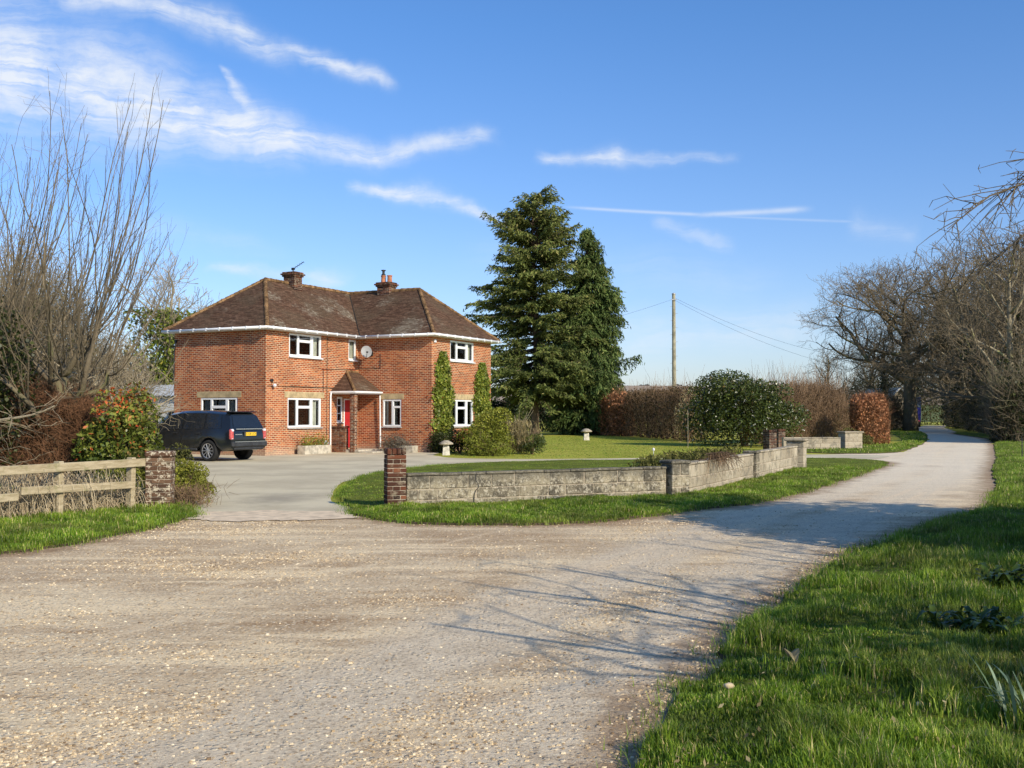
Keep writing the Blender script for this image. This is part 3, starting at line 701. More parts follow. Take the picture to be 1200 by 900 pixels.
# ------------------------------------------------------------------ vegetation generators
def grow_tree(seed, P):
    """P: list of levels {n, len, ang, seg, wander, up, r, start}; returns list of (pts, radii, level)"""
    rn = random.Random(seed); out = []
    gauss = rn.gauss; uni = rn.uniform
    def norm(v):
        l = math.sqrt(v[0]**2 + v[1]**2 + v[2]**2) + 1e-9
        return (v[0] / l, v[1] / l, v[2] / l)
    def branch(p, d, L, r, lv, rend):
        q = P[lv]; m = q['seg']; pts = [p]; rad = [r]; dirs = [d]; st = L / m
        w = q['wander']; up = q['up']
        for i_ in range(m):
            d = norm((d[0] + gauss(0, w), d[1] + gauss(0, w), d[2] + gauss(0, w) + up))
            p = (p[0] + d[0] * st, p[1] + d[1] * st, p[2] + d[2] * st)
            pts.append(p); rad.append(r + (rend - r) * ((i_ + 1) / m)); dirs.append(d)
        out.append((pts, rad, lv))
        if lv + 1 >= len(P): return
        c = P[lv + 1]; nn = c['n']
        nn = max(1, int(round(nn * uni(.75, 1.25) * (min(1.3, L / q['len'][1]) if lv > 0 else 1))))
        s0 = c['start']
        for k_ in range(nn):
            tt = s0 + (1 - s0) * ((k_ + uni(0, 1)) / nn)
            tt = min(tt, .999); fi = tt * m; ii = int(fi); ff = fi - ii
            a, b = pts[ii], pts[min(ii + 1, m)]
            pp = (a[0] + (b[0] - a[0]) * ff, a[1] + (b[1] - a[1]) * ff, a[2] + (b[2] - a[2]) * ff)
            dd = dirs[min(ii + 1, m)]
            ang = R(uni(*c['ang'])); az = uni(0, 6.283) if lv > 0 else (k_ * 2.4 + uni(-.5, .5))
            ref = (0.2, .9, .3) if abs(dd[2]) > .8 else (0, 0, 1)
            u = norm((dd[1] * ref[2] - dd[2] * ref[1], dd[2] * ref[0] - dd[0] * ref[2], dd[0] * ref[1] - dd[1] * ref[0]))
            v = (dd[1] * u[2] - dd[2] * u[1], dd[2] * u[0] - dd[0] * u[2], dd[0] * u[1] - dd[1] * u[0])
            ca, sa = math.cos(ang), math.sin(ang); cz, sz = math.cos(az), math.sin(az)
            nd = norm(tuple(dd[x_] * ca + (u[x_] * cz + v[x_] * sz) * sa for x_ in range(3)))
            LL = uni(*c['len']) * (1 - c.get('taper', .45) * tt)
            rr = rad[ii] + (rad[min(ii + 1, m)] - rad[ii]) * ff
            r0 = min(rr * c['rr'], c['rmax']); 
            branch(pp, nd, LL, r0, lv + 1, max(r0 * .3, c['rmin']))
    q = P[0]
    branch((0, 0, -.2), norm((q.get('dx', 0), q.get('dy', 0), 1)), uni(*q['len']), q['r'], 0, q['rend'])
    return out
def tree_parts(root, br, bark, twig, split=2, k0=8):
    a = MB(); thick = [(p, r) for p, r, l in br if l < split]
    a.tubes(thick, k0)
    a.build('trunk', MAT[bark], root, smooth=True)
    b = MB(); rn = np.random.default_rng(len(br))
    m = [(p, r) for p, r, l in br if l == split]; f = [(p, r) for p, r, l in br if l > split]
    b.tubes(m, 5, rn.uniform(0, 1, len(m)), cap=False)
    b.tubes(f, 3, rn.uniform(0, 1, len(f)), cap=False)
    return b.build('crown', MAT[twig], root)
def add_leaves_on(br, levels, per, rng, spread=.15):
    pts = []
    for p, r, l in br:
        if l in levels:
            A = np.array(p)
            for _ in range(per):
                i = rng.integers(0, len(A) - 1); f = rng.uniform()
                pts.append(A[i] * (1 - f) + A[i + 1] * f)
    pts = np.array(pts)
    return pts + rng.normal(size=pts.shape) * spread

def blob_points(rng, n, size, lumps=14, shell=.35, zmin=.03, lump_r=.42, jag=.0):
    """points through the outer volume of a lumpy mound: size = (rx, ry, height)"""
    rx, ry, h = size
    a = rng.uniform(0, 2 * np.pi, lumps); el = np.arcsin(rng.uniform(.0, .95, lumps))
    rr = rng.uniform(.5, .78, lumps)
    c = np.column_stack([np.cos(a) * np.cos(el) * rr, np.sin(a) * np.cos(el) * rr, .42 + np.sin(el) * rr * .58 - .1])
    r = lump_r * rng.uniform(.7, 1.15, lumps)
    ar_ = np.arange(9) * 2 * np.pi / 9 + rng.uniform(0, 1); rr2 = rng.uniform(.52, .66, 9)
    c = np.vstack([c, np.column_stack([np.cos(ar_) * rr2, np.sin(ar_) * rr2, rng.uniform(.14, .30, 9)]), [[0, 0, .42]]]); r = np.concatenate([r, lump_r * rng.uniform(.8, 1.1, 9), [.60]])
    w = r ** 2; id_ = rng.choice(len(c), n, p=w / w.sum())
    d = rng.normal(size=(n, 3)); d /= np.linalg.norm(d, axis=1)[:, None]
    d[:, 2] = np.where(rng.uniform(size=n) < .6, np.abs(d[:, 2]), d[:, 2])
    rad = r[id_] * (1 - shell * rng.uniform(size=n) ** 1.5) * (1 + jag * rng.normal(size=n))
    P = c[id_] + d * rad[:, None] * np.array([1, 1, .62])
    P = P * np.array([rx, ry, h]) / np.array([1.0, 1.0, 1.0])
    P[:, 2] = np.where(P[:, 2] < zmin, zmin + rng.uniform(size=n) * h * .25, P[:, 2])
    lum = rng.uniform(-.12, .12, len(c))[id_]
    return P, d, lum
def twig_cloud(mb, rng, P, L, r, up=.6, k=3, outward=None):
    n = len(P); d = rng.normal(size=(n, 3)); d[:, 2] += up
    if outward is not None: d += outward
    d /= np.linalg.norm(d, axis=1)[:, None]
    l = L * rng.uniform(.5, 1.4, n)[:, None]
    mid = P + d * l * .5 + rng.normal(size=(n, 3)) * l * .06
    pts = np.stack([P, mid, P + d * l], 1)
    mb.tubes([(pts[i_], (r, r * .8, r * .4)) for i_ in range(n)], k, rng.uniform(0, 1, n), cap=False)
def bush(name, label, cat, loc, size, mat, n, leaf, seed, lumps=14, group=None, shell=.35, stems=True, nrm=False, rz=0, base=.45, tvar=.18, hi=.25, twig='twig_tan', parts=True):
    rng = np.random.default_rng(seed)
    root = thing(name, label, cat, loc, rz, group)
    P, d, lum = blob_points(rng, n, size, lumps, shell)
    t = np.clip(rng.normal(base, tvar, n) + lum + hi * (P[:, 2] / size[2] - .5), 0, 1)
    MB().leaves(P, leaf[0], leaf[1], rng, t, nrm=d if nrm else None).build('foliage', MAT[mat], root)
    if stems:
        b = MB(); polys = []
        for _ in range(16):
            a = rng.uniform(0, 6.28); e = np.array([math.cos(a) * size[0] * .7 * rng.uniform(.2, 1), math.sin(a) * size[1] * .7 * rng.uniform(.2, 1), size[2] * rng.uniform(.5, .85)])
            q = np.array([[e[0] * .1, e[1] * .1, -.05], e * np.array([.35, .35, .45]) + rng.normal(size=3) * .05 * size[2], e])
            polys.append((q, (.02 * size[2] ** .5, .014 * size[2] ** .5, .004)))
        b.tubes(polys, 5); b.build('stems', MAT[twig], root)
    return root, P, rng

# ------------------------------------------------------------------ house
TH = math.atan2(-.46, .888)
HB = (-9.66, 41.5, 0.0)
def HL(x, y, z=0.0):
    return (HB[0] + x * math.cos(TH) - y * math.sin(TH), HB[1] + x * math.sin(TH) + y * math.cos(TH), z)
house = thing('brick_house', 'two-storey red brick house with brown hipped tile roof and white windows', 'house', HB, TH)
WT = 5.02
WINS = {}   # facade -> openings
facades = {
    'front': ((-4.85, 0), (1, 0), 4.85, (0, -1), [(1.46, 3.41, 1.09, 2.30)]),
    'bc': ((0, 0), (0, 1), 6.14, (1, 0), [(1.33, 3.51, 1.09, 2.30), (1.40, 3.51, 3.99, 4.93), (5.43, 5.98, 4.01, 4.91), (4.60, 5.02, 1.30, 2.38), (5.10, 5.98, .16, 2.30)]),
    'cd': ((0, 6.14), (1, 0), 3.83, (0, -1), [(1.32, 2.29, 1.09, 2.28)]),
    'de': ((3.83, 6.14), (0, 1), 5.29, (1, 0), [(1.54, 3.66, 4.0, 4.90), (1.58, 3.62, 1.09, 2.28)]),
    'ef': ((3.83, 11.43), (-1, 0), 8.68, (0, 1), []),
    'fa': ((-4.85, 11.43), (0, -1), 11.43, (-1, 0), []),
}
wb = MB(); RD = .11
for fi, (nm, (o, d, L, nn, ops)) in enumerate(facades.items()):
    ss = sorted({0.0, L, *[q for op in ops for q in op[:2]]}); zs = sorted({0.0 - .1, WT, *[q for op in ops for q in op[2:]]})
    def P3(s, z, dep=0.0): return (o[0] + d[0] * s - nn[0] * dep, o[1] + d[1] * s - nn[1] * dep, z)
    for s0, s1 in zip(ss[:-1], ss[1:]):
        for z0, z1 in zip(zs[:-1], zs[1:]):
            sm, zm = (s0 + s1) / 2, (z0 + z1) / 2
            if any(a < sm < b and c < zm < e for a, b, c, e in ops): continue
            u0 = fi * 3.7
            wb.poly([P3(s0, z0), P3(s1, z0), P3(s1, z1), P3(s0, z1)], .5, [(u0 + s0, z0), (u0 + s1, z0), (u0 + s1, z1), (u0 + s0, z1)])
    for a, b, c, e in ops:
        wb.poly([P3(a, c), P3(a, e), P3(a, e, RD), P3(a, c, RD)], .5, [(0, c), (0, e), (RD, e), (RD, c)])
        wb.poly([P3(b, c), P3(b, c, RD), P3(b, e, RD), P3(b, e)], .5, [(0, c), (RD, c), (RD, e), (0, e)])
        wb.poly([P3(a, e), P3(b, e), P3(b, e, RD), P3(a, e, RD)], .5, [(a, 0), (b, 0), (b, RD), (a, RD)])
        wb.poly([P3(a, c), P3(a, c, RD), P3(b, c, RD), P3(b, c)], .5, [(a, 0), (a, RD), (b, RD), (b, 0)])
wb.build('wall', MAT['brick'], house)
# dark rooms: partition sheets so nothing shines through
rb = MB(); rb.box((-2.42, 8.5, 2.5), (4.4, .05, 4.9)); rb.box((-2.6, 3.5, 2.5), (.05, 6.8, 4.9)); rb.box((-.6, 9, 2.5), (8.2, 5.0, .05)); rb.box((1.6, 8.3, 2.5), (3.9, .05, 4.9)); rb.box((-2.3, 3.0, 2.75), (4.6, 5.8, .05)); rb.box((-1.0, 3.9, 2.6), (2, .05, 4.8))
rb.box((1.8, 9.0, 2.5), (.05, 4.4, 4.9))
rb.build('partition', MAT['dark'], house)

def window(fac, op, layout, lintel=True, sillmat='sill', curt=(), nm='window', sillproud=.05, wide=.2, dep=.05):
    o, d, L, nn, _ = facades[fac]; a, b, c, e = op; w = b - a; h = e - c
    ang = math.atan2(d[1], d[0])
    def C(s, z, out): return (o[0] + d[0] * s + nn[0] * out, o[1] + d[1] * s + nn[1] * out, z)
    f = MB(); fw = .075
    def bar(s0, s1, z0, z1, out=-dep, th=.07): f.box(C((s0 + s1) / 2, (z0 + z1) / 2, out), (s1 - s0, th, z1 - z0), ang, bevel=.008)
    z0_, z1_ = c + .002, e - .002
    bar(a + .002, a + fw, z0_, z1_); bar(b - fw, b - .002, z0_, z1_); bar(a + fw, b - fw, z1_ - fw, z1_); bar(a + fw, b - fw, z0_, z0_ + fw)
    if layout == 'three':
        m1, m2 = a + w * .29, a + w * .70
        for mm in (m1, m2): bar(mm - .055, mm + .055, c + fw, e - fw)
        zt = c + h * .69; bar(m1 + .055, m2 - .055, zt - .055, zt + .055)
        bar(m2 + .055, m2 + .085, c + fw, e - fw, -dep + .012); bar(b - fw - .03, b - fw, c + fw, e - fw, -dep + .012)
        bar(m1 + .055, m2 - .055, c + fw, c + fw + .03, -dep + .012)
    elif layout == 'two':
        mm = a + w * .52; bar(mm - .05, mm + .05, c + fw, e - fw)
        zt = c + h * .72; bar(mm + .05, b - fw, zt - .045, zt + .045)
        bar(mm + .05, mm + .08, c + fw, zt - .045, -dep + .012)
    elif layout == 'side':
        for q in (.34, .66): bar(a + fw, b - fw, c + h * q - .02, c + h * q + .02)
    fr = f.build(nm, MAT['white'], house)
    MB().poly([C(a + fw, c + fw, -dep - .012), C(b - fw, c + fw, -dep - .012), C(b - fw, e - fw, -dep - .012), C(a + fw, e - fw, -dep - .012)]).build('pane', MAT['glass'], fr)
    s = MB(); s.box(C((a + b) / 2, c - .028, sillproud / 2 - .02), (w + .06, .06 + sillproud + .06, .05), ang, bevel=.008)
    s.build('sill', MAT[sillmat], fr)
    if lintel:
        l = MB(); l.box(C((a + b) / 2, e + .125, -.045), (w + wide * 2, .105, .24), ang, bevel=.006)
        l.build('lintel', MAT['lintel'], fr)
    for s0, s1 in curt:
        m_ = MB(); k = 14; xs_ = np.linspace(a + w * s0, a + w * s1, k)
        pts = [C(x_, c + .08, -dep - .10 + .018 * math.sin(i_ * 2.2)) for i_, x_ in enumerate(xs_)] + [C(x_, e - .08, -dep - .10 + .018 * math.sin(i_ * 2.2)) for i_, x_ in enumerate(xs_)]
        m_.add(pts, np.array([[i_, i_ + 1, i_ + 1 + k, i_ + k] for i_ in range(k - 1)])); m_.build('curtain', MAT['curtain'], fr)
    return fr
F = facades
window('front', F['front'][4][0], 'three', curt=((.05, .95),))
window('bc', F['bc'][4][0], 'three', curt=((.70, .93),))
window('bc', F['bc'][4][1], 'three', False, 'white', curt=((.72, .94),))
window('bc', F['bc'][4][2], 'plain', False, 'white', curt=((.5, .9),))
window('bc', F['bc'][4][3], 'side', False, 'white')
window('cd', F['cd'][4][0], 'two', wide=.14, curt=((.06, .22),))
window('de', F['de'][4][0], 'three', False, 'white', curt=((.75, .93),))
window('de', F['de'][4][1], 'three', wide=.06)
# front door (in the BC wall, beneath the porch)
dm = MB(); dm.box((-.06, 5.54, 1.22), (.05, .74, 2.08), bevel=.006)
for zz in (.55, 1.2): dm.box((-.03, 5.54, zz), (.012, .5, .5), bevel=.005)
door = dm.build('front_door', MAT['red_door'], house)
fm = MB(); fm.box((-.05, 5.14, 1.23), (.09, .07, 2.13)); fm.box((-.05, 5.945, 1.23), (.09, .065, 2.13)); fm.box((-.05, 5.54, 2.277), (.09, .74, .04)); fm.build('door_frame', MAT['white'], door)
hm = MB(); hm.tubes([(np.array([(.0, 5.25, 1.15), (.03, 5.25, 1.15), (.03, 5.37, 1.15)]), (.01, .01, .01))], 6); hm.build('handle', MAT['chrome'], door)

# roof
EZ = 5.06
OV = .30
Ap, Bp, Cp, Dp, Ep, Fp = [np.array(q + (EZ,)) for q in ((-4.85 - OV, -OV), (OV, -OV), (OV, 6.14 - OV), (3.83 + OV, 6.14 - OV), (3.83 + OV, 11.43 + OV), (-4.85 - OV, 11.43 + OV))]
RZ = 7.37
a1 = np.array((-2.43, 2.76, RZ)); J = np.array((-2.43, 8.79, RZ)); a2 = np.array((1.52, 8.79, RZ))
planes = [([Ap, Bp, a1], .15), ([Bp, Cp, J, a1], 1.0), ([Cp, Dp, a2, J], .75), ([Dp, Ep, a2], .1), ([Ep, Fp, J, a2], .5), ([Fp, Ap, a1, J], .5)]
def clip(poly, key, lo, hi):
    def half(P, f):
        out = []
        for p, q in zip(P, P[1:] + P[:1]):
            fp, fq = f(p), f(q)
            if fp >= 0: out.append(p)
            if (fp >= 0) != (fq >= 0): out.append(p + (q - p) * (fp / (fp - fq)))
        return out
    P = half(list(poly), lambda p: key(p) - lo)
    return half(P, lambda p: hi - key(p)) if P else P
def tiled(mb, planes, gauge=.1, lift=.02, rng=np.random.default_rng(3)):
    for pi, (pl, lich) in enumerate(planes):
        e = pl[1] - pl[0]; e = e / np.linalg.norm(e)
        n = np.cross(e, pl[2] - pl[0]); n /= np.linalg.norm(n)
        if n[2] < 0: n = -n
        up = np.cross(n, e); up = up if up[2] > 0 else -up
        o = pl[0]; key = lambda p: (p - o) @ up
        H = max(key(p) for p in pl); k = 0
        while k * gauge < H - .005:
            lo, hi = k * gauge, min((k + 1) * gauge, H)
            q = clip(pl, key, lo, hi)
            if len(q) >= 3:
                # split the course into short runs so each sits a hair differently
                us = [(p - o) @ e for p in q]; u0, u1 = min(us), max(us); step = .33; s = u0 - (k % 2) * .165
                while s < u1:
                    r = clip(q, lambda p: (p - o) @ e, s, s + step - .004)
                    if len(r) >= 3:
                        dl = rng.normal() * .004
                        V = [p + n * ((lift + dl) * (1 - (key(p) - lo) / gauge) + .004) for p in r]
                        U = [((p - o) @ e + pi * 7.3, key(p) + pi * 3.0) for p in r]
                        mb.poly(V, lich, U)
                        # front lip of the course
                        low = sorted([i_ for i_ in range(len(r)) if key(r[i_]) < lo + 1e-5], key=lambda i_: (r[i_] - o) @ e)
                        if len(low) >= 2:
                            A, B = low[0], low[-1]
                            mb.poly([V[A], V[B], r[B], r[A]], 0.0, [U[A], U[B], (U[B][0], U[B][1] - .02), (U[A][0], U[A][1] - .02)])
                    s += step
            k += 1
rm = MB(); tiled(rm, planes)
for pl, _ in planes: rm.poly([p - np.array((0, 0, .02)) for p in pl], 0.0, [(p[0], p[1]) for p in pl])
roof = rm.build('roof', MAT['tile'], house)
def hips(lines, rad=.085, step=.2):
    hb = MB(); rn = np.random.default_rng(5)
    for p, q in lines:
        L = np.linalg.norm(q - p); m = max(1, int(L / step)); d = (q - p) / L; polys = []
        for i_ in range(m):
            s = p + d * (L * i_ / m) + np.array((0, 0, .02)); e_ = p + d * (L * (i_ + 1.12) / m) + np.array((0, 0, .02))
            polys.append((np.array([s, e_]), (rad * rn.uniform(.95, 1.1), rad * .82)))
        hb.tubes(polys, 8, rn.uniform(0, 1, m))
    return hb
for ln_ in ((Ap, a1), (Bp, a1), (Dp, a2), (Ep, a2), (Fp, J)): hips([ln_]).build('hip_tiles', MAT['hip'], roof)
for ln_ in ((a1, J), (J, a2)): hips([ln_], .095, .32).build('ridge_tiles', MAT['hip'], roof)
vb = MB(); vb.tubes([(np.array([Cp + (0, 0, .03), J + (0, 0, .01)]), (.03, .03))], 6); vb.build('valley', MAT['dark'], roof)
# soffit, fascia, gutter
OUT = [Ap, Bp, Cp, Dp, Ep, Fp]
sf = MB(); inn = [np.array(q + (0,)) for q in ((-4.85, 0), (0, 0), (0, 6.14), (3.83, 6.14), (3.83, 11.43), (-4.85, 11.43))]
for i_ in range(6):
    k_ = (i_ + 1) % 6
    sf.poly([(*OUT[i_][:2], 4.965), (*OUT[k_][:2], 4.965), (*inn[k_][:2], 4.965), (*inn[i_][:2], 4.965)])
    p, q = OUT[i_], OUT[k_]
    sf.poly([(*p[:2], 4.965), (*q[:2], 4.965), (*q[:2], 5.075), (*p[:2], 5.075)])
sf.build('soffit', MAT['white'], house)
gb = MB(); cen = []
nrm6 = [(0, -1), (1, 0), (0, -1), (1, 0), (0, 1), (-1, 0)]
GP = []
for i_ in range(6):
    n0, n1 = nrm6[i_ - 1], nrm6[i_]
    GP.append(np.array([OUT[i_][0] + .055 * (n0[0] + n1[0]), OUT[i_][1] + .055 * (n0[1] + n1[1]), 5.035]))
gb.tubes([(np.array([GP[i_], GP[(i_ + 1) % 6]]), (.052, .052)) for i_ in range(6)], 10)
gut = gb.build('gutter', MAT['white'], house, smooth=True)
for i_ in range(4):
    p, q = GP[i_], GP[i_ + 1]; L = np.linalg.norm(q - p); m = int(L / .75)
    for s in range(m + 1):
        br_ = MB(); br_.box(p + (q - p) * ((s + .5) / (m + 1)), (.1 if i_ % 2 else .05, .05 if i_ % 2 else .1, .125)); br_.build('gutter_bracket', MAT['white'], gut)

def brick_stack(mb, core, c, sx, sy, z0, z1, rng, rz=0.0, bl=.215, course=.075, jit=.004, dark=0.0):
    """shaft of separately laid bricks round a mortar core"""
    core.box((c[0], c[1], (z0 + z1) / 2 - .004), (sx - .022, sy - .022, z1 - z0 - .012), rz)
    n = int(round((z1 - z0) / course)); M = Matrix.Rotation(rz, 3, 'Z')
    for k in range(n):
        z = z0 + (k + .5) * (z1 - z0) / n; h = (z1 - z0) / n - .010
        for side in range(4):
            L = sx if side % 2 == 0 else sy; W = sy if side % 2 == 0 else sx
            full = (side + k) % 2 == 0
            Lr = L if full else L - .205
            if Lr < .08: continue
            off = 0 
            m = max(1, int(round(Lr / (bl + .01)))); bw = Lr / m
            for i in range(m):
                if m > 1 and rng.uniform() < .12 and bw > .18: parts_ = [(0, .5), (.5, 1)]
                else: parts_ = [(0, 1)]
                for f0, f1 in parts_:
                    s = -Lr / 2 + bw * (i + (f0 + f1) / 2); ln = bw * (f1 - f0) - .010
                    lx, ly = (s, -W / 2 + .051) if side == 0 else (s, W / 2 - .051) if side == 2 else (0, 0)
                    if side == 1: lx, ly = W / 2 - .051, s
                    if side == 3: lx, ly = -W / 2 + .051, s
                    v = M @ Vector((lx + rng.normal() * jit * .3, ly + rng.normal() * jit * .3, 0))
                    size = (ln, .102, h) if side % 2 == 0 else (.102, ln, h)
                    mb.box((c[0] + v.x, c[1] + v.y, z), tuple(q + rng.normal() * jit * .4 for q in size), rz, tint=float(np.clip(rng.normal(.45 - dark, .25), 0, 1)), bevel=.006)
def chimney(cx, cy, sx, sy, zt, name='chimney'):
    rng = np.random.default_rng(int(cx * 10 + 100)); a = MB(); co = MB()
    brick_stack(a, co, (cx, cy), sx, sy, 6.85, zt - .22, rng)
    brick_stack(a, co, (cx, cy), sx + .1, sy + .1, zt - .22, zt - .145, rng)
    brick_stack(a, co, (cx, cy), sx + .2, sy + .2, zt - .145, zt - .07, rng)
    brick_stack(a, co, (cx, cy), sx + .09, sy + .09, zt - .07, zt, rng)
    ch = a.build(name, MAT['pier_brick'], roof); co.build('mortar', MAT['mortar'], ch)
    return ch
c1 = chimney(-2.35, 4.5, .60, .56, 7.90)
am = MB(); p0 = np.array((-2.30, 4.45, 7.9)); p1 = p0 + (0, 0, .14); p2 = p1 + np.array((.52, .1, .30))
am.tubes([(np.array([p0, p1]), (.03, .03)), (np.array([p1 - (p2 - p1) * .15, p2]), (.014, .014))] + [(np.array([p1 + (p2 - p1) * f + (.04, -.16, 0), p1 + (p2 - p1) * f + (-.04, .16, 0)]), (.007, .007)) for f in (.1, .3, .5, .7, .9)], 6)
am.box(p1, (.12, .1, .1)); am.build('aerial', MAT['black'], c1)
c2 = chimney(-.30, 8.79, .70, .56, 7.80)
for dx, top in ((-.17, False), (.18, True)):
    q = MB(); z = 7.8; q.lathe([(.0, z), (.13, z), (.115, z + .05), (.105, z + .27), (.125, z + .29), (.125, z + .33), (.09, z + .33), (.085, z + .1)], (-.30 + dx, 8.79, 0), 16)
    q.build('chimney_pot', MAT['terracotta'], c2, smooth=False)
q = MB(); q.lathe([(.10, 8.13), (.10, 8.2), (.06, 8.2), (.06, 8.34), (.11, 8.36), (.11, 8.40), (.0, 8.42)], (-.47, 8.79, 0), 14); q.build('cowl', MAT['black'], c2)

# porch
pz, pt = 2.62, 3.48
K = np.array((1.17 + .08, 4.25 - .08, pz)); Wl = np.array((0.003, 4.25 - .08, pz)); Wr = np.array((1.17 + .08, 6.137, pz)); t1 = np.array((.003, 5.29, pt)); t2 = np.array((.003, 6.137, pt))
pm = MB(); tiled(pm, [([Wl, K, t1], .2), ([K, Wr, t2, t1], .3)], .1, .018)
porch = pm.build('porch_roof', MAT['tile'], house)
hips([(K, t1)], .07, .2).build('hip_tiles', MAT['hip'], porch); hips([(t1, t2)], .06, .25).build('ridge_tiles', MAT['hip'], porch)
g2 = MB(); g2.tubes([(np.array([Wl + (-.0, -.05, -.05), K + (.05, -.05, -.05), Wr + (.05, -.0, -.05)]), (.04, .04, .04))], 8)
g2.poly([(.003, 4.17, 2.5), (1.25, 4.17, 2.5), (1.25, 6.13, 2.5), (.003, 6.13, 2.5)])
for p, q in ((Wl, K), (K, Wr)): g2.poly([(*p[:2], 2.5), (*q[:2], 2.5), (*q[:2], 2.62), (*p[:2], 2.62)])
g2.build('gutter', MAT['white'], porch)
rng = np.random.default_rng(21)
pb = MB(); pc = MB(); brick_stack(pb, pc, (1.06, 4.36), .24, .24, 0.0, 2.5, rng, dark=-.35)
pil = pb.build('porch_pillar', MAT['pier_brick'], house); pc.build('mortar', MAT['mortar'], pil)
pb = MB(); pc = MB(); brick_stack(pb, pc, (.36, 4.36), .7, .225, 0.0, 1.05, rng, dark=-.3); pb.box((.36, 4.36, 1.09), (.76, .3, .07), bevel=.01)
pil = pb.build('porch_dwarf_wall', MAT['pier_brick'], house); pc.build('mortar', MAT['mortar'], pil)
st_ = MB(); st_.box((.7, 5.2, .06), (1.35, 1.85, .14), bevel=.02); st_.box((1.75, 5.0, .03), (.75, 1.5, .08), bevel=.02); st_.build('step', MAT['planter'], house)
dp = MB(); dp.tubes([(np.array([(.07, 4.10, 2.56), (.07, 4.07, 2.4), (.07, 4.07, .03)]), (.04, .034, .034))], 8); dp.build('downpipe', MAT['white'], house)
dp = MB(); dp.tubes([(np.array([(1.27, 6.0, 2.45), (1.27, 6.05, .2)]), (.03, .03))], 8); dp.build('downpipe', MAT['white'], house)
dp = MB(); dp.tubes([(np.array([(-4.72, -.05, 4.62), (-4.72, -.09, 4.45), (-4.8, -.06, 4.2), (-4.82, -.05, 2.9)]), (.03, .03, .03, .03))], 8); dp.box((-4.74, -.03, 4.66), (.1, .08, .1)); dp.build('overflow_pipe', MAT['black'], house)
dp = MB(); dp.tubes([(np.array([(.018, 3.62, 3.5), (.018, 3.62, 2.55)]), (.012, .012)), (np.array([(.018, 3.5, 3.52), (.018, 6.1, 3.62)]), (.010, .010))], 5)
dp.tubes([(np.array([(.0, 6.12, 3.66), (1.2, 6.122, 3.66), (1.2, 6.122, 4.3)]), (.01, .01, .01))], 5); dp.build('cable', MAT['black'], house)
# security lamp, satellite dish, small alarm box
lm = MB(); lm.box((.05, .30, 2.98), (.1, .14, .1), bevel=.02); lm.tubes([(np.array([(.05, .3, 2.95), (.12, .3, 2.86)]), (.02, .02))], 6)
lamp = lm.build('security_lamp', MAT['black'], house)
lm = MB(); lm.lathe([(0, -.075), (.06, -.06), (.085, 0), (.06, .05), (0, .06)], (.14, .36, 2.78), 14); lm.build('lamp_globe', MAT['lens'], lamp, smooth=True)
dr = .27; ds = MB(); k = 20; prof = [(rr * dr, .10 * rr * rr * dr * 1.6) for rr in (0.02, .3, .55, .8, 1.0)]
tmp = MB(); tmp.lathe(prof, (0, 0, 0), 22)
Vd = np.concatenate(tmp.v); ax = Vector((.62, -.72, .25)).normalized(); Q = ax.to_track_quat('Z', 'Y').to_matrix()
Vd = Vd * np.array([.88, 1, 1]) @ np.array(Q).T + np.array((.74, 5.72, 4.36)); ds.add(Vd, tmp.f)
c_ = np.array((.74, 5.72, 4.36)); f_ = c_ + np.array(ax) * .36 + np.array((0, 0, -.12))
MAT['dish'] = M_plain('dish_grey', (.30, .30, .29), .55, .3, var=.1)
dish = ds.build('satellite_dish', MAT['dish'], house, smooth=True)
dd = MB(); dd.tubes([(np.array([c_, (.74, 6.1, 4.30)]), (.025, .025)), (np.array([c_ - (0, 0, .3), f_]), (.012, .012))], 6); dd.box((.74, 6.12, 4.3), (.12, .04, .2)); dd.box(f_, (.06, .08, .06)); dd.build('bracket', MAT['black'], dish)
bx_ = MB(); bx_.box((3.86, 6.38, 4.78), (.06, .16, .14), bevel=.02); bx_.build('alarm_box', MAT['white'], house)
fl = MB(); fl.box((.04, 3.78, .42), (.08, .2, .2), bevel=.03); fl.tubes([(np.array([(.08, 3.78, .42), (.16, 3.78, .42)]), (.05, .05))], 8); fl.build('flue', MAT['greymetal'], house)

# ------------------------------------------------------------------ climbers on the house
def climber(label, q0, q1, top, seed, taper=.5):
    rng = np.random.default_rng(seed); n = 4200
    root = thing('climbing_ivy', label, 'climbing plant', HL(3.9, 6.14 + (q0 + q1) / 2), TH, 'ivy columns on the end wall')
    z = rng.uniform(0, 1, n) ** .9; wdt = (q1 - q0) / 2 * np.where(z > taper, np.clip(1.05 - ((z - taper) / (1 - taper)) ** 1.6 * .75, .12, 1), 1.0)
    s = rng.uniform(-1, 1, n); edge = 1 + .22 * np.sin(z * 23 + seed) * .6 + .18 * rng.normal(size=n)
    Y = s * wdt * edge; X = rng.uniform(.0, .16, n) * np.sqrt(np.clip(1 - s * s, .05, 1)) * (1.2 - .6 * z)
    P = np.column_stack([X - .03, Y, z * top])
    t = np.clip(rng.normal(.5, .2, n) + .25 * (X / .2 - .5), 0, 1)
    MB().leaves(P, .12, .10, rng, t, nrm=np.tile(np.array([1.0, 0, .35]), (n, 1))).build('foliage', MAT['ivy'], root)
    b = MB(); pol = []
    for _ in range(9):
        y0 = rng.uniform(-.3, .3); pts = np.array([(-.04, y0, 0)] + [(-.045, y0 + rng.normal() * .12 * k_, top * .95 * k_ / 6) for k_ in range(1, 7)]); pol.append((pts, np.linspace(.018, .004, 7)))
    b.tubes(pol, 4); b.build('stems', MAT['twig_tan'], root)
climber('taller clipped ivy column beside the brick corner, left of the end-wall windows', .12, 1.62, 4.35, 1)
climber('narrower ivy column at the far end of the wall behind the round bush', 3.68, 5.05, 4.0, 2, .62)

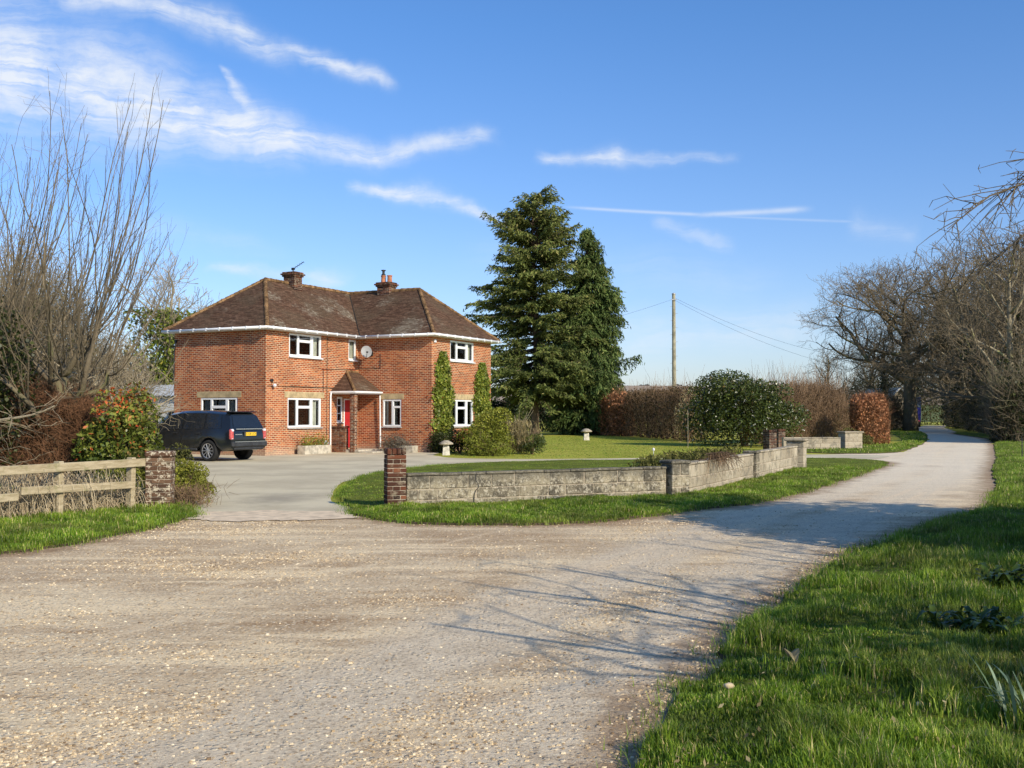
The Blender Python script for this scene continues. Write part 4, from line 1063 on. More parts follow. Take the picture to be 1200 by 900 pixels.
# ------------------------------------------------------------------ car
def make_car():
    ra = R(180)  # forward = local +x ; parallel to the front wall, nose to the left
    hx = math.atan2(.46, -.888)
    # rear left tyre at world (-10.4,36.5); right rear (-9.5,38.2)
    root = thing('parked_car', 'black estate-type off-road car parked in front of the house', 'car', (-11.35, 38.06, 0), hx)
    # stations: x, zbottom, zbelt, zroof, w(sill), w(belt), w(roof)
    wr, wf, RW = -1.46, 1.46, .42
    xs_ = [-2.44, -2.30, -2.05, -1.86, -1.76, -1.62, -1.46, -1.30, -1.16, -1.06, -.6, 0.0, .5, .9, 1.04, 1.16, 1.30, 1.46, 1.62, 1.76, 1.86, 2.15, 2.38, 2.46]
    def prof(x):
        zb = .36
        for w in (wr, wf):
            dx = abs(x - w)
            if dx < RW: zb = max(zb, .36 + math.sqrt(max(0, RW * RW - dx * dx)) * 1.02)
        if x < -2.2: zb = .44
        if x > 2.2: zb = .38
        belt = np.interp(x, [-2.5, -1, 1, 2.2, 2.46], [1.12, 1.09, 1.06, 1.0, .86])
        roof = np.interp(x, [-2.5, -2.1, -1.2, -.2, .45, 1.15, 2.2, 2.46], [1.64, 1.71, 1.77, 1.78, 1.73, 1.13, 1.03, .90])
        wid = np.interp(x, [-2.5, -2.35, -2.0, 1.8, 2.3, 2.46], [.86, .93, .965, .965, .90, .74])
        wtop = np.interp(x, [-2.5, -1.8, .4, 1.15, 2.2, 2.46], [.66, .72, .72, .80, .74, .6])
        return zb, belt, roof, wid, wtop
    S = []
    for x in xs_:
        zb, be, ro_, w, wt = prof(x)
        sh = lambda z: (max(0, (z - 1.0)) * .42 if x < -2.2 else 0)
        row = [(0, zb + .02), (w * .90, zb), (w * .985, zb + .06), (w, max(.72, zb + .09)), (w * .99, max(.90, zb + .12)), (w * .955, be), (wt + .02, be + (ro_ - be) * .86), (wt * .86, ro_ - .02), (wt * .45, ro_), (0, ro_ + .005)]
        S.append([(x + sh(z), y, z) for y, z in row])
    S = np.array(S); n, k = S.shape[:2]
    m = MB()
    for sg in (1, -1):
        V = S.copy(); V[:, :, 1] *= sg
        i, j = np.meshgrid(np.arange(n - 1), np.arange(k - 1), indexing='ij'); b = (i * k + j).ravel()
        Fq = np.column_stack([b, b + k, b + k + 1, b + 1])
        m.add(V.reshape(-1, 3), Fq if sg > 0 else Fq[:, ::-1])
    for e in (0, n - 1):
        A = S[e]; Bm = A.copy(); Bm[:, 1] *= -1
        V = np.concatenate([A, Bm]); Fq = np.array([[j, j + 1, j + 1 + k, j + k] for j in range(k - 1)])
        m.add(V, Fq if e else Fq[:, ::-1])
    body = m.build('body', MAT['paint'], root, smooth=True)
    me = body.data
    bm = bmesh.new(); bm.from_mesh(me); bmesh.ops.remove_doubles(bm, verts=bm.verts, dist=.0005); bmesh.ops.recalc_face_normals(bm, faces=bm.faces)
    for e in bm.edges:
        if len(e.link_faces) == 2 and e.calc_face_angle(0) > R(38): e.smooth = False
    bm.to_mesh(me); bm.free()
    # side windows
    def side(x, f, sg, out=.012):
        zb, be, ro_, w, wt = prof(x); y0, z0 = w * .955, be; y1, z1 = wt + .02, be + (ro_ - be) * .86
        return (x, sg * (y0 + (y1 - y0) * f + out), z0 + (z1 - z0) * f)
    for sg in (1, -1):
        for xa, xb, xc, xd in ((-2.02, -1.30, -1.28, -1.90), (-1.22, -.28, -.28, -1.20), (-.20, .98, .42, -.20)):
            m = MB(); K_ = 6
            pts = []
            for u in np.linspace(0, 1, K_):
                for f in (.06, .5, .96):
                    xx = (xa + (xb - xa) * u) * (1 - f) + (xd + (xc - xd) * u) * f
                    pts.append(side(xx, f, sg))
            Fq = np.array([[i * 3 + j, i * 3 + 3 + j, i * 3 + 4 + j, i * 3 + 1 + j] for i in range(K_ - 1) for j in range(2)])
            m.add(pts, Fq if sg < 0 else Fq[:, ::-1]); m.build('side_window', MAT['carglass'], root)
        m = MB()
        m.box((1.0, sg * 1.03, 1.12), (.12, .2, .14), bevel=.03); m.build('mirror', MAT['paint'], root)
        for xx in (-1.02, .05):
            m = MB(); m.box((xx, sg * .972, .98), (.2, .03, .028), bevel=.01); m.build('door_handle', MAT['trim'], root)
        m = MB(); m.box((-.0, sg * .955, .42), (1.95, .06, .09), bevel=.03); m.build('sill_trim', MAT['trim'], root)
        # door shut lines
        for xx in (-1.16, -.24, 1.0):
            m = MB(); m.tubes([(np.array([(xx, sg * .968, .52), (xx, sg * .972, .9), (xx, sg * .935, 1.06)]), (.004, .004, .004))], 4); m.build('door_gap', MAT['black'], root)
        # lamps
        m = MB(); m.box((-2.405, sg * .83, .94), (.12, .15, .36), bevel=.03); tl = m.build('tail_lamp', MAT['tail'], root)
        m = MB(); m.box((-2.42, sg * .82, 1.08), (.12, .13, .10), bevel=.03); m.box((-2.42, sg * .835, .80), (.10, .12, .07), bevel=.03); m.build('lens', MAT['lens'], tl)
        m = MB(); m.box((2.36, sg * .66, .86), (.16, .36, .16), bevel=.04); m.build('headlight', MAT['lens'], root)
    # rear screen, tailgate seam, bumper, plate, badge
    rx = lambda z: -2.44 + max(0, z - 1.0) * .42 - .012
    m = MB(); m.add([(rx(1.17), -.70, 1.17), (rx(1.17), .70, 1.17), (rx(1.58), .58, 1.58), (rx(1.58), -.58, 1.58)], np.array([[0, 3, 2, 1]])); m.build('rear_window', MAT['carglass'], root)
    m = MB(); m.box((-2.12, 0, 1.72), (.34, 1.22, .035), bevel=.012); m.build('spoiler', MAT['paint'], root)
    m = MB(); m.box((-2.47, 0, .60), (.16, 1.78, .20), bevel=.05); m.box((-2.43, 0, .46), (.14, 1.5, .12), bevel=.04); bp = m.build('rear_bumper', MAT['trim'], root)
    m = MB(); m.box((-2.552, 0, .69), (.012, 1.6, .022)); m.build('bumper_strip', MAT['chrome'], bp)
    m = MB(); m.box((-2.46, 0, 1.125), (.02, 1.3, .03)); m.box((-2.452, .52, .94), (.012, .34, .028)); m.build('tailgate_trim', MAT['chrome'], root)
    m = MB(); m.box((-2.455, -.08, .95), (.03, .66, .17), bevel=.01); hp = m.build('plate_recess', MAT['trim'], root)
    m = MB(); m.box((-2.476, -.08, .95), (.012, .52, .115)); pl_ = m.build('number_plate', MAT['plate'], hp)
    cu = bpy.data.curves.new('registration', 'FONT'); cu.body = 'KX08 UCR'; cu.size = .105; cu.align_x = 'CENTER'; cu.align_y = 'CENTER'; cu.extrude = .001
    cu.materials.append(MAT['black'])
    to_ = bpy.data.objects.new('registration', cu); COL.objects.link(to_); bpy.context.view_layer.update(); me_ = bpy.data.meshes.new_from_object(to_.evaluated_get(bpy.context.evaluated_depsgraph_get())); bpy.data.objects.remove(to_)
    to = bpy.data.objects.new('registration', me_); COL.objects.link(to); to.parent = pl_; to.location = (-2.4835, -.08, .95); to.rotation_euler = (R(90), 0, R(-90))
    m = MB(); m.box((1.55, 0, .50), (1.2, 1.4, .06)); m.box((-1.5, 0, .52), (1.4, 1.4, .05)); m.box((0, 0, .36), (2.4, 1.4, .06))
    m.tubes([(np.array([(wr, -.8, .38), (wr, .8, .38)]), (.05, .05))], 8); m.build('underbody', MAT['black'], root)
    for wx in (wr, wf):
        for sg in (1, -1):
            m = MB(); R0 = .375; y = sg * .83
            m.lathe([(.255, -.13), (.34, -.135), (R0 - .015, -.12), (R0, -.08), (R0, .08), (R0 - .015, .12), (.34, .135), (.255, .13), (.255, -.13)], (wx, y, R0), 32, 'Y')
            tw = m.build('wheel', MAT['rubber'], root, smooth=True)
            m = MB(); yo = y + sg * .115
            m.lathe([(.235, -.01), (.262, -.02), (.262, .02), (.235, .01)], (wx, yo, R0), 28, 'Y')
            for a in range(10):
                an = a * 2 * math.pi / 10; m.box((wx + math.cos(an) * .14, yo, R0 + math.sin(an) * .14), (.22, .03, .03), 0, bevel=.006, ry=-an)
            m.lathe([(.0, -.025), (.06, -.02), (.06, .02), (0, .025)], (wx, yo, R0), 14, 'Y'); m.build('rim', MAT['alloy'], tw)
            m = MB(); m.lathe([(.0, -.01), (.25, -.01), (.25, .01), (0, .01)], (wx, y + sg * .02, R0), 20, 'Y'); m.build('brake', MAT['black'], tw)
make_car()

# ------------------------------------------------------------------ block walls, piers
def block_wall(mb, core, p, q, h, rng, th=.2, bl=.46, ch=.225, cap=.05, z0=-.05, hj=.0, capmb=None):
    p, q = np.array(p, float), np.array(q, float); L = np.linalg.norm(q - p); d = (q - p) / L; an = math.atan2(d[1], d[0])
    n = int(round((h - cap) / ch)); c = (p + q) / 2; hh0 = (h - cap) / n; fr_ = np.linspace(.78, 1.22, n); fr_ = fr_ / fr_.sum() * (h - cap); cum = np.concatenate([[0], np.cumsum(fr_)])
    core.box((c[0], c[1], (z0 + h - cap) / 2), (L - .02, th - .03, h - cap - z0 - .01), an)
    for k in range(n):
        hh = fr_[k]; zc_ = (cum[k] + cum[k + 1]) / 2
        s = -(k % 2) * bl * .5 - rng.uniform(0, .3)
        while s < L - .02:
            w = bl * (rng.choice([1.0, 1.3, 1.9, 1.6, .8]) if h > .5 else 1.0); a, b = max(0, s), min(L, s + w)
            if b - a > .04:
                m = p + d * (a + b) / 2
                mb.box((m[0] + rng.normal() * .003, m[1] + rng.normal() * .003, zc_ + (z0 if k == 0 else 0) * .5), (b - a - .012, th + rng.normal() * .004, hh - .012 - (z0 if k == 0 else 0)), an + rng.normal() * .004, tint=float(np.clip(rng.normal(.5, .22), 0, 1)), bevel=.012)
            s += w
    s = 0
    cm = capmb or mb
    while s < L - .02:
        w = min(rng.uniform(.4, .62), L - s); m = p + d * (s + w / 2)
        cm.box((m[0], m[1], h - cap / 2 + rng.normal() * .003), (w - .010, th + .035 + rng.normal() * .006, cap - .004), an + rng.normal() * .006, tint=float(np.clip(rng.normal(.55, .25), 0, 1)), bevel=.012)
        s += w
def stone_pier(label, c, rz, w, d, h, mat, seed, cap=.07, group='stone piers of the low wall', capw=.05):
    rng = np.random.default_rng(seed); root = thing('stone_pier', label, 'pier', (c[0], c[1], 0), rz, group)
    m = MB(); co = MB(); n = int(round((h - cap) / .225)); hh = (h - cap) / n
    co.box((0, 0, (h - cap) / 2), (w - .03, d - .03, h - cap))
    for k in range(n):
        if k % 2: spl = [(-.5, .5)]
        else: spl = [(-.5, -.02), (-.02, .5)]
        for a, b in spl: m.box(((a + b) / 2 * w, 0, (k + .5) * hh), ((b - a) * w - .012, d + rng.normal() * .004, hh - .012), tint=float(np.clip(rng.normal(.5, .25), 0, 1)), bevel=.014)
    m.build('blocks', MAT[mat], root); co.build('mortar', MAT['mortar'], root)
    m = MB(); m.box((0, 0, h - cap / 2), (w + capw, d + capw, cap), bevel=.02, tint=.3); m.build('coping', MAT[mat], root)
def wall_thing(label, segs, mat, seed, capmat=None, group='low boundary walls'):
    rng = np.random.default_rng(seed); p0 = segs[0][0]; root = thing('garden_wall', label, 'wall', (p0[0], p0[1], 0), 0, group)
    m = MB(); co = MB()
    for p, q, h in segs: block_wall(m, co, (p[0] - p0[0], p[1] - p0[1]), (q[0] - p0[0], q[1] - p0[1]), h, rng)
    m.build('blocks', MAT[mat], root); co.build('mortar', MAT['mortar'], root)
    return root
w1 = wall_thing('long weathered grey block wall with a crack, facing the gravel forecourt', [((-1.86, 18.37), (2.98, 20.83), .62)], 'block', 31)
cr = MB(); P0 = np.array((-1.80, 18.40)); dW = np.array((4.72, 2.40)) / math.hypot(4.72, 2.40); nW = np.array((dW[1], -dW[0]))
def WP(s, z, o=.106): a = dW * s + nW * o; return (a[0], a[1], z)
cp = [(1.30, .60), (1.31, .46), (1.35, .41), (1.37, .35), (1.31, .29), (1.28, .22), (1.27, .10), (1.27, .02)]
for (s0, z0), (s1, z1) in zip(cp[:-1], cp[1:]): cr.poly([WP(s0 - .008, z0), WP(s0 + .010, z0), WP(s1 + .010, z1), WP(s1 - .008, z1)])
cr.build('crack', MAT['black'], w1)
stone_pier('dark mossy pier at the angle of the grey wall', (3.22, 20.92),   .45, .42, .40, .74, 'block', 41)
wall_thing('buff block wall with plants trailing over it, between the dark pier and the middle pier', [((3.42, 21.1), (5.82, 26.0), .68)], 'buff', 32)
stone_pier('narrow ivy-streaked pier in the middle of the buff wall', (5.93, 26.22), 1.12, .34, .32, .74, 'block', 42)
wall_thing('clean buff block wall ending at the second driveway', [((6.05, 26.45), (8.25, 31.0), .72)], 'buff', 33)
stone_pier('buff end pier with a flat dark coping at the second driveway', (8.42, 31.35), 1.12, .46, .50, .92, 'buff', 43, capw=.12)
wall_thing('far buff block wall below the brown bush across the second driveway', [((11.9, 46.6), (14.6, 47.2), .62)], 'buff', 34)
stone_pier('square buff pier at the far end of the walls near the copper hedge', (15.3, 47.9), .35, .95, .5, .86, 'buff', 44, capw=.1)

def brick_pier(label, c, rz, sx, sy, h, mat, seed, dark=0.0, cap=True, group='brick piers'):
    rng = np.random.default_rng(seed); root = thing('brick_pier', label, 'pier', (c[0], c[1], 0), rz, group)
    m = MB(); co = MB(); brick_stack(m, co, (0, 0), sx, sy, -.05, h - .11, rng, dark=dark, jit=.006)
    m.build('bricks', MAT[mat], root); co.build('mortar', MAT['mortar'], root)
    m = MB(); n = int(sx / .075)
    if cap:   # bricks on edge along the top
        for i in range(n): m.box((-sx / 2 + sx / n * (i + .5), 0, h - .055), (sx / n - .01, sy + .01, .102), tint=float(np.clip(rng.normal(.35, .25), 0, 1)), bevel=.01)
    else: m.box((0, 0, h - .055), (sx + .02, sy + .02, .1), tint=.5, bevel=.02)
    m.build('coping', MAT[mat], root)
brick_pier('dark brick gate pier at the left end of the grey block wall', (-2.02, 18.30), .30, .335, .335, 1.06, 'pier_brick', 51)
brick_pier('flaking whitewashed brick pier at the end of the timber fence', (-6.02, 18.15), .12, .42, .42, 1.02, 'flaky', 52, cap=False)
brick_pier('dark brick pier standing nearer, in front of the big glossy evergreen bush', (11.68, 48.0), .5, .44, .44, .93, 'pier_brick', 53, dark=.2)
brick_pier('dark brick pier standing farther back beside the big glossy evergreen bush', (12.75, 50.6), .5, .44, .44, .93, 'pier_brick', 54, dark=.1)

# ------------------------------------------------------------------ timber fence
rng = np.random.default_rng(61)
fr = thing('timber_fence', 'weathered two-rail timber fence running up to the painted brick pier', 'fence', (-6.39, 17.75, 0))
fd = np.array((-.86, -1.95)); fd /= np.linalg.norm(fd); fa = math.atan2(fd[1], fd[0])
fd = np.array((-.58, -1.42)); fd /= np.linalg.norm(fd); fa = math.atan2(fd[1], fd[0])
for s in (.0, 1.55, 3.1, 4.65):
    m = MB(); p = fd * s; m.box((0, 0, .42), (.10, .13, 1.0), bevel=.012)
    o = m.build('post', MAT['timber'], fr); o.location = (p[0], p[1], 0); o.rotation_euler = (rng.normal() * .015, rng.normal() * .015, fa)
nf = np.array((-fd[1], fd[0])); nf = nf if nf[1] < 0 else -nf
for z, s0, s1, tl in ((.83, -.35, 5.0, .0), (.47, .06, 2.35, -.02), (.44, 2.4, 5.0, 0)):
    m = MB(); m.box(((s0 + s1) / 2, 0, 0), (s1 - s0, .045, .135 if z > .8 else .12), bevel=.008)
    o = m.build('rail', MAT['timber'], fr); q = nf * .09; o.location = (q[0], q[1], z); o.rotation_euler = (0, tl, fa)

# ------------------------------------------------------------------ staddle stones, planters, garden bits
def staddle(label, loc, s):
    root = thing('staddle_stone', label, 'garden ornament', loc, 0, 'staddle stones on the lawn')
    m = MB(); rngs = np.random.default_rng(int(loc[1]))
    m.box((0, 0, .20), (.30, .30, .44), bevel=.02)
    Vv = m.v[0]; tp = np.where(Vv[:, 2] > .2, .78, 1.0); Vv[:, 0] *= tp; Vv[:, 1] *= tp
    m.build('pillar', MAT['stone_pale'], root)
    m = MB(); m.lathe([(0, .42), (.24, .42), (.30, .45), (.29, .49), (.20, .55), (.10, .60), (0, .615)], (0, 0, 0), 18); m.build('cap', MAT['stone_cap'], root, smooth=True)
    root.scale = (s, s, s)
staddle('pale staddle stone by the dark bushes at the house corner', (-2.63, 42.3, 0), .98)
staddle('pale staddle stone out on the back lawn beneath the conifers', (4.65, 66.2, 0), 1.2)
def planter(label, loc, rz, L, W, H, mat, seed, n=1400, leaf=(.07, .03), ph=.3, lab=''):
    root = thing('stone_planter', label, 'planter', loc, rz)
    m = MB()
    for sy in (-1, 1): m.box((0, sy * (W / 2 - .025), H / 2), (L, .05, H), bevel=.012)
    for sx in (-1, 1): m.box((sx * (L / 2 - .025), 0, H / 2), (.05, W - .1, H), bevel=.012)
    m.box((0, 0, H * .4), (L - .1, W - .1, H * .7)); m.build('trough', MAT['planter'], root)
    rg_ = np.random.default_rng(seed); P = np.column_stack([rg_.uniform(-.5, .5, n) * L * .92, rg_.uniform(-.5, .5, n) * W * .9, H * .8 + rg_.uniform(0, 1, n) ** 1.3 * ph * (1 + .3 * rg_.normal(size=n))])
    MB().leaves(P, leaf[0], leaf[1], rg_, np.clip(rg_.normal(.5, .2, n), 0, 1), up=1.2).build('plants', MAT[mat], root)
pl0 = HL(.42, 2.55); planter('long stone trough with green plants under the large lower window', (pl0[0], pl0[1], 0), TH + R(90), 1.75, .38, .36, 'topiary', 71, ph=.42)
pl1 = HL(2.75, 5.55); planter('stone trough below the brick wall beside the grey shrub', (pl1[0], pl1[1], 0), TH, 1.3, .4, .3, 'lavender', 72, ph=.25, n=500)
bush('grey_shrub', 'straggly grey lavender-like shrub against the brick wall', 'shrub', (*HL(2.45, 5.3)[:2], 0), (.75, .5, .95), 'lavender', 2600, (.09, .02), 73, lumps=9, twig='twig_tan')
bush('dark_shrub', 'low dark shrub below the taller ivy column behind the staddle stone', 'shrub', (*HL(4.25, 6.3)[:2], 0), (.6, .6, 1.0), 'ivy_dark', 1800, (.09, .06), 74, lumps=8)
bush('round_topiary', 'large rounded clipped evergreen bush at the end of the house', 'bush', (-1.05, 43.4, 0), (1.28, 1.1, 2.0), 'topiary', 9000, (.075, .05), 75, lumps=10, shell=.15, nrm=True, base=.5)
bush('low_topiary', 'small clipped green dome at the foot of the large rounded bush', 'bush', (-1.35, 42.3, 0), (.62, .5, 1.15), 'topiary', 3000, (.06, .04), 76, lumps=7, shell=.15, nrm=True, base=.35)
bush('low_topiary', 'low spreading green mound in front of the large rounded bush', 'bush', (-.85, 41.6, 0), (1.0, .6, .62), 'topiary', 3200, (.06, .04), 77, lumps=8, shell=.2, nrm=True, base=.35)
bush('dark_shrub', 'nearly black shrub in shade between the ivy column and the rounded bush', 'shrub', (-2.15, 43.9, 0), (.55, .55, 1.25), 'yew', 2600, (.07, .04), 78, lumps=7)
bush('low_topiary', 'dark green ball bush at the right end of the shrub group', 'bush', (.82, 43.2, 0), (.55, .55, 1.05), 'laurel', 3200, (.06, .035), 79, lumps=6, shell=.15, nrm=True, base=.45)
rt = thing('pampas_shrub', 'tan dry feathery shrub between the clipped bushes', 'shrub', (.25, 43.6, 0)); rng = np.random.default_rng(80)
n = 1500; P = np.column_stack([rng.normal(size=n) * .28, rng.normal(size=n) * .28, rng.uniform(.1, 1.35, n)]); P[:, :2] *= (.6 + .5 * P[:, 2:3])
MB().leaves(P, .28, .03, rng, np.clip(rng.normal(.5, .2, n), 0, 1), up=2.2).build('foliage', MAT['tan_leaf'], rt)
m = MB(); pol = []
for _ in range(9):
    a = rng.uniform(0, 6.28); L = rng.uniform(1.4, 2.0); pol.append((np.array([(0, 0, 0), (math.cos(a) * .2, math.sin(a) * .2, L * .6), (math.cos(a) * .75, math.sin(a) * .75, L)]), (.012, .009, .005)))
m.tubes(pol, 4); m.build('stems', MAT['straw'], rt)
m = MB(); m.tubes([(np.array([(0, 0, 0), (.01, 0, .9), (0, .01, 1.85)]), (.014, .012, .009))], 6, cap=True)
o = m.build('bamboo_cane', MAT['pole']); o.location = (8.55, 51.5, 0); tag(o, 'thin upright cane on the lawn in front of the dark hedge', 'cane')
m = MB(); m.lathe([(0, 0), (.012, 0), (.012, .22), (.05, .24), (.055, .3), (.02, .34), (0, .34)], (0, 0, 0), 12); o = m.build('garden_light', MAT['lens']); o.location = (5.45, 40.8, 0); tag(o, 'tiny white stake light at the edge of the garden path', 'garden light')
m = MB(); m.tubes([(np.array([(0, 0, 0), (.005, 0, .45), (-.01, 0, .82)]), (.022, .018, .012)), (np.array([(.005, 0, .5), (.05, .02, .75)]), (.008, .004))], 6); o = m.build('stake', MAT['black']); o.location = (18.1, 37.6, .05); tag(o, 'short dark stake in the grass at the right edge of the lane', 'stake')

# plants draped over the buff wall
rt = thing('trailing_plant', 'green heathery plants filling the bed behind the buff wall and trailing over it', 'plant', (4.2, 23.4, 0)); rng = np.random.default_rng(81)
n = 5200; s = rng.uniform(0, 1, n); base = np.column_stack([3.25 + s * 2.9, 21.5 + s * 6.0]); lat = rng.uniform(.05, 1.0, n)
P = np.column_stack([base[:, 0] - lat * .9 - 4.2, base[:, 1] + lat * .44 - 23.4, .38 + .45 * rng.uniform(size=n) * (1 - .5 * lat) + .10 * np.sin(s * 17)])
MB().leaves(P, .10, .035, rng, np.clip(rng.normal(.45, .22, n), 0, 1), up=.6).build('foliage', MAT['scrub'], rt)
m = MB(); n = 150; s = np.clip(rng.normal(.36, .09, n), 0, 1); P = np.column_stack([3.50 + s * 2.35 - 4.2, 21.15 + s * 4.9 - 23.4,   .72 + rng.uniform(-.05, .1, n)])
d = np.array((.9, -.44)); pol = []
for p in P:
    o_ = rng.uniform(.14, .26); h_ = rng.uniform(.05, .45) * rng.uniform(.4, 1); j_ = rng.normal(size=2) * .18
    pol.append((np.array([p, (p[0] + d[0] * o_ + j_[0] * .4, p[1] + d[1] * o_ + j_[1] * .4, p[2] + .02), (p[0] + d[0] * (o_ + .02) + j_[0], p[1] + d[1] * (o_ + .02) + j_[1], p[2] - h_)]), (.006, .005, .003)))
m.tubes(pol, 3, rng.uniform(0, .6, n), cap=False); m.build('dead_stems', MAT['twig_tan'], rt)

# ------------------------------------------------------------------ hedges and shrubs across the garden
def hedge(name, label, p, q, h, th, leaf, seed, nleaf=6000, ls=(.12, .08), ntwig=5000, twig='twig_tan', tl=.5, tr=.008, base=.45, ragged=.15, spikes=0, cat='hedge', group=None, core=None, up=1.3, fill=.55):
    rng = np.random.default_rng(seed); p, q = np.array(p, float), np.array(q, float); L = np.linalg.norm(q - p); an = math.atan2(q[1] - p[1], q[0] - p[0])
    root = thing(name, label, cat, (*((p + q) / 2), 0), an, group)
    def pts(n, f):
        s = rng.uniform(-.5, .5, n) * L; top = h * (1 + ragged * (.6 * np.sin(s * 1.3 + seed) * .5 + .4 * np.sin(s * 3.1 + 1) * .5) + ragged * .35 * rng.normal(size=n))
        side = rng.integers(0, 3, n); e = rng.uniform(size=n) ** 2 * f
        y = np.where(side == 0, -.5 + e, np.where(side == 1, .5 - e, rng.uniform(-.5, .5, n))); z = np.where(side == 2, 1 - e, rng.uniform(.02, 1, n))
        y = y * (1 - .25 * np.clip(z - .7, 0, 1) / .3) * (1 + .12 * np.sin(s * 2.3 + z * 4)) * th
        # round the ends
        en = np.clip((np.abs(s) - (L / 2 - th * .4)) / (th * .4), 0, 1); 
        return np.column_stack([s, y * (1 - .5 * en), z * top * (1 - .12 * en)])
    if nleaf:
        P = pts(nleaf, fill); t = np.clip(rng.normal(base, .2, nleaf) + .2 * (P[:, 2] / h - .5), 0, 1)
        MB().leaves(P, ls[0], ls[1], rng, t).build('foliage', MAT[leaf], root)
    if ntwig:
        m = MB(); P = pts(ntwig, fill + .2); P[:, 2] *= .93; twig_cloud(m, rng, P, tl, tr, up)
        if spikes:
            P = pts(spikes, .2); P[:, 2] = h * rng.uniform(.8, 1, spikes); twig_cloud(m, rng, P, 1.3, tr * 1.1, 3.5)
        pol = []
        for _ in range(int(L * 4)):
            x_ = rng.uniform(-.5, .5) * L; y_ = rng.normal() * th * .1; pol.append((np.array([(x_, y_, -.05), (x_ + rng.normal() * .15, y_ + rng.normal() * .2, h * .5), (x_ + rng.normal() * .3, y_ + rng.normal() * .3, h * .9)]), (.035, .02, .008)))
        m.tubes(pol, 5, rng.uniform(0, .4, len(pol)), cap=False)
        m.build('twigs', MAT[twig], root)
    return root
hedge('dark_hedge', 'almost black clipped evergreen hedge behind the conifers', (-4.5, 96), (8.2, 95), 2.9, 1.6, 'yew', 91, 12000, (.22, .14), 500, 'conifer_bark', .6, .02)
hedge('brown_hedge', 'tall brown winter hedge running back from the glossy evergreen bush to the conifers', (7.0, 93), (11.2, 63), 3.15, 2.4, 'hedge_leaf', 92, 26000, (.13, .08), 11000, 'twig_tan', .6, .009, ragged=.12, spikes=120)
hedge('copper_shrub', 'rust-coloured beech shrub in front of the brown hedge by the conifers', (6.7, 84.5), (8.4, 77.0), 3.0, 1.6, 'beech', 93, 3200, (.20, .15), 1500, 'twig_brown', .6, .010, cat='shrub')
rt, P, rng = bush('evergreen_bush', 'big glossy dark evergreen bush dotted with small cream flowers', 'bush', (11.9, 54.2, 0), (3.15, 2.7, 3.95), 'laurel', 32000, (.15, .075), 94, lumps=30, shell=.38, base=.45)
Pf, df, _ = blob_points(np.random.default_rng(94), 26000, (3.15, 2.7, 3.95), 30, .3)
rs = np.random.default_rng(5); sel = rs.choice(20000, 700, replace=False); Pf = Pf[sel] + df[sel] * .05
Pf = np.repeat(Pf, 4, 0) + rs.normal(size=(2800, 3)) * .035
MB().leaves(Pf, .055, .05, rs, rs.uniform(0, 1, 2800)).build('flowers', MAT['flower'], rt)
hedge('brown_bush', 'large brown twiggy bush behind the far buff wall', (13.6, 58), (19.4, 63), 3.1, 2.6, 'hedge_leaf', 95, 6000, (.09, .05), 17000, 'twig_tan', .55, .008, ragged=.2, spikes=350, cat='bush')
hedge('copper_hedge', 'clipped copper beech hedge end glowing orange beside the far verge', (18.6, 57.4), (20.6, 58.6), 2.65, 1.5, 'beech', 96, 5200, (.13, .09), 2500, 'twig_brown', .45, .008, ragged=.05)
bush('low_shrub', 'low grey-green shrub between the far pier and the copper hedge', 'shrub', (17.2, 53.2, 0), (1.0, .8, 1.0), 'scrub', 2500, (.09, .05), 97, lumps=8)
bush('yellow_shrub', 'small yellowish shrub peeping over the hedge left of the glossy bush', 'shrub', (10.1, 60.8, 0), (.9, .8, 4.2), 'tan_leaf', 1500, (.12, .05), 98, lumps=6)

# ------------------------------------------------------------------ left side shrubs
hedge('brown_bush', 'dense russet twiggy bush behind the timber fence', (-12.0, 23.2), (-8.75, 22.3), 2.1, 1.6, 'hedge_leaf', 101, 900, (.06, .03), 15000, 'twig_brown', .34, .0045, ragged=.18, cat='bush', up=.5)
bush('photinia_bush', 'glossy bush of green leaves with red young shoots above the fence', 'bush', (-8.08, 21.9, 0), (.95, .85, 2.36), 'photinia', 6500, (.115, .055), 102, lumps=16, base=.40, tvar=.2, hi=.42)
bush('low_shrub', 'low bright green shrub seen through the gap of the fence rails', 'shrub', (-7.3, 19.6, 0), (.85, .6, .85), 'box', 3200, (.06, .035), 103, lumps=8)
bush('box_bush', 'clipped green box bush beside the drive just past the painted pier', 'bush', (-5.95, 19.3, 0), (.52, .62, .92), 'box', 6500, (.042, .028), 104, lumps=9, shell=.25, base=.5)
bush('box_bush', 'taller olive green bush between the red-tipped bush and the car', 'bush', (-6.85, 20.6, 0), (.72, .65, 1.25), 'scrub', 5200, (.055, .03), 105, lumps=9, base=.4)
rt = thing('dead_plant', 'brown dead stems at the foot of the box bush by the drive', 'plant', (-5.75, 18.75, 0)); rng = np.random.default_rng(106)
m = MB(); n = 700; P = np.column_stack([rng.normal(size=n) * .22, rng.normal(size=n) * .3, rng.uniform(0, .35, n)]); twig_cloud(m, rng, P, .22, .004, .5); m.build('stems', MAT['twig_tan'], rt)
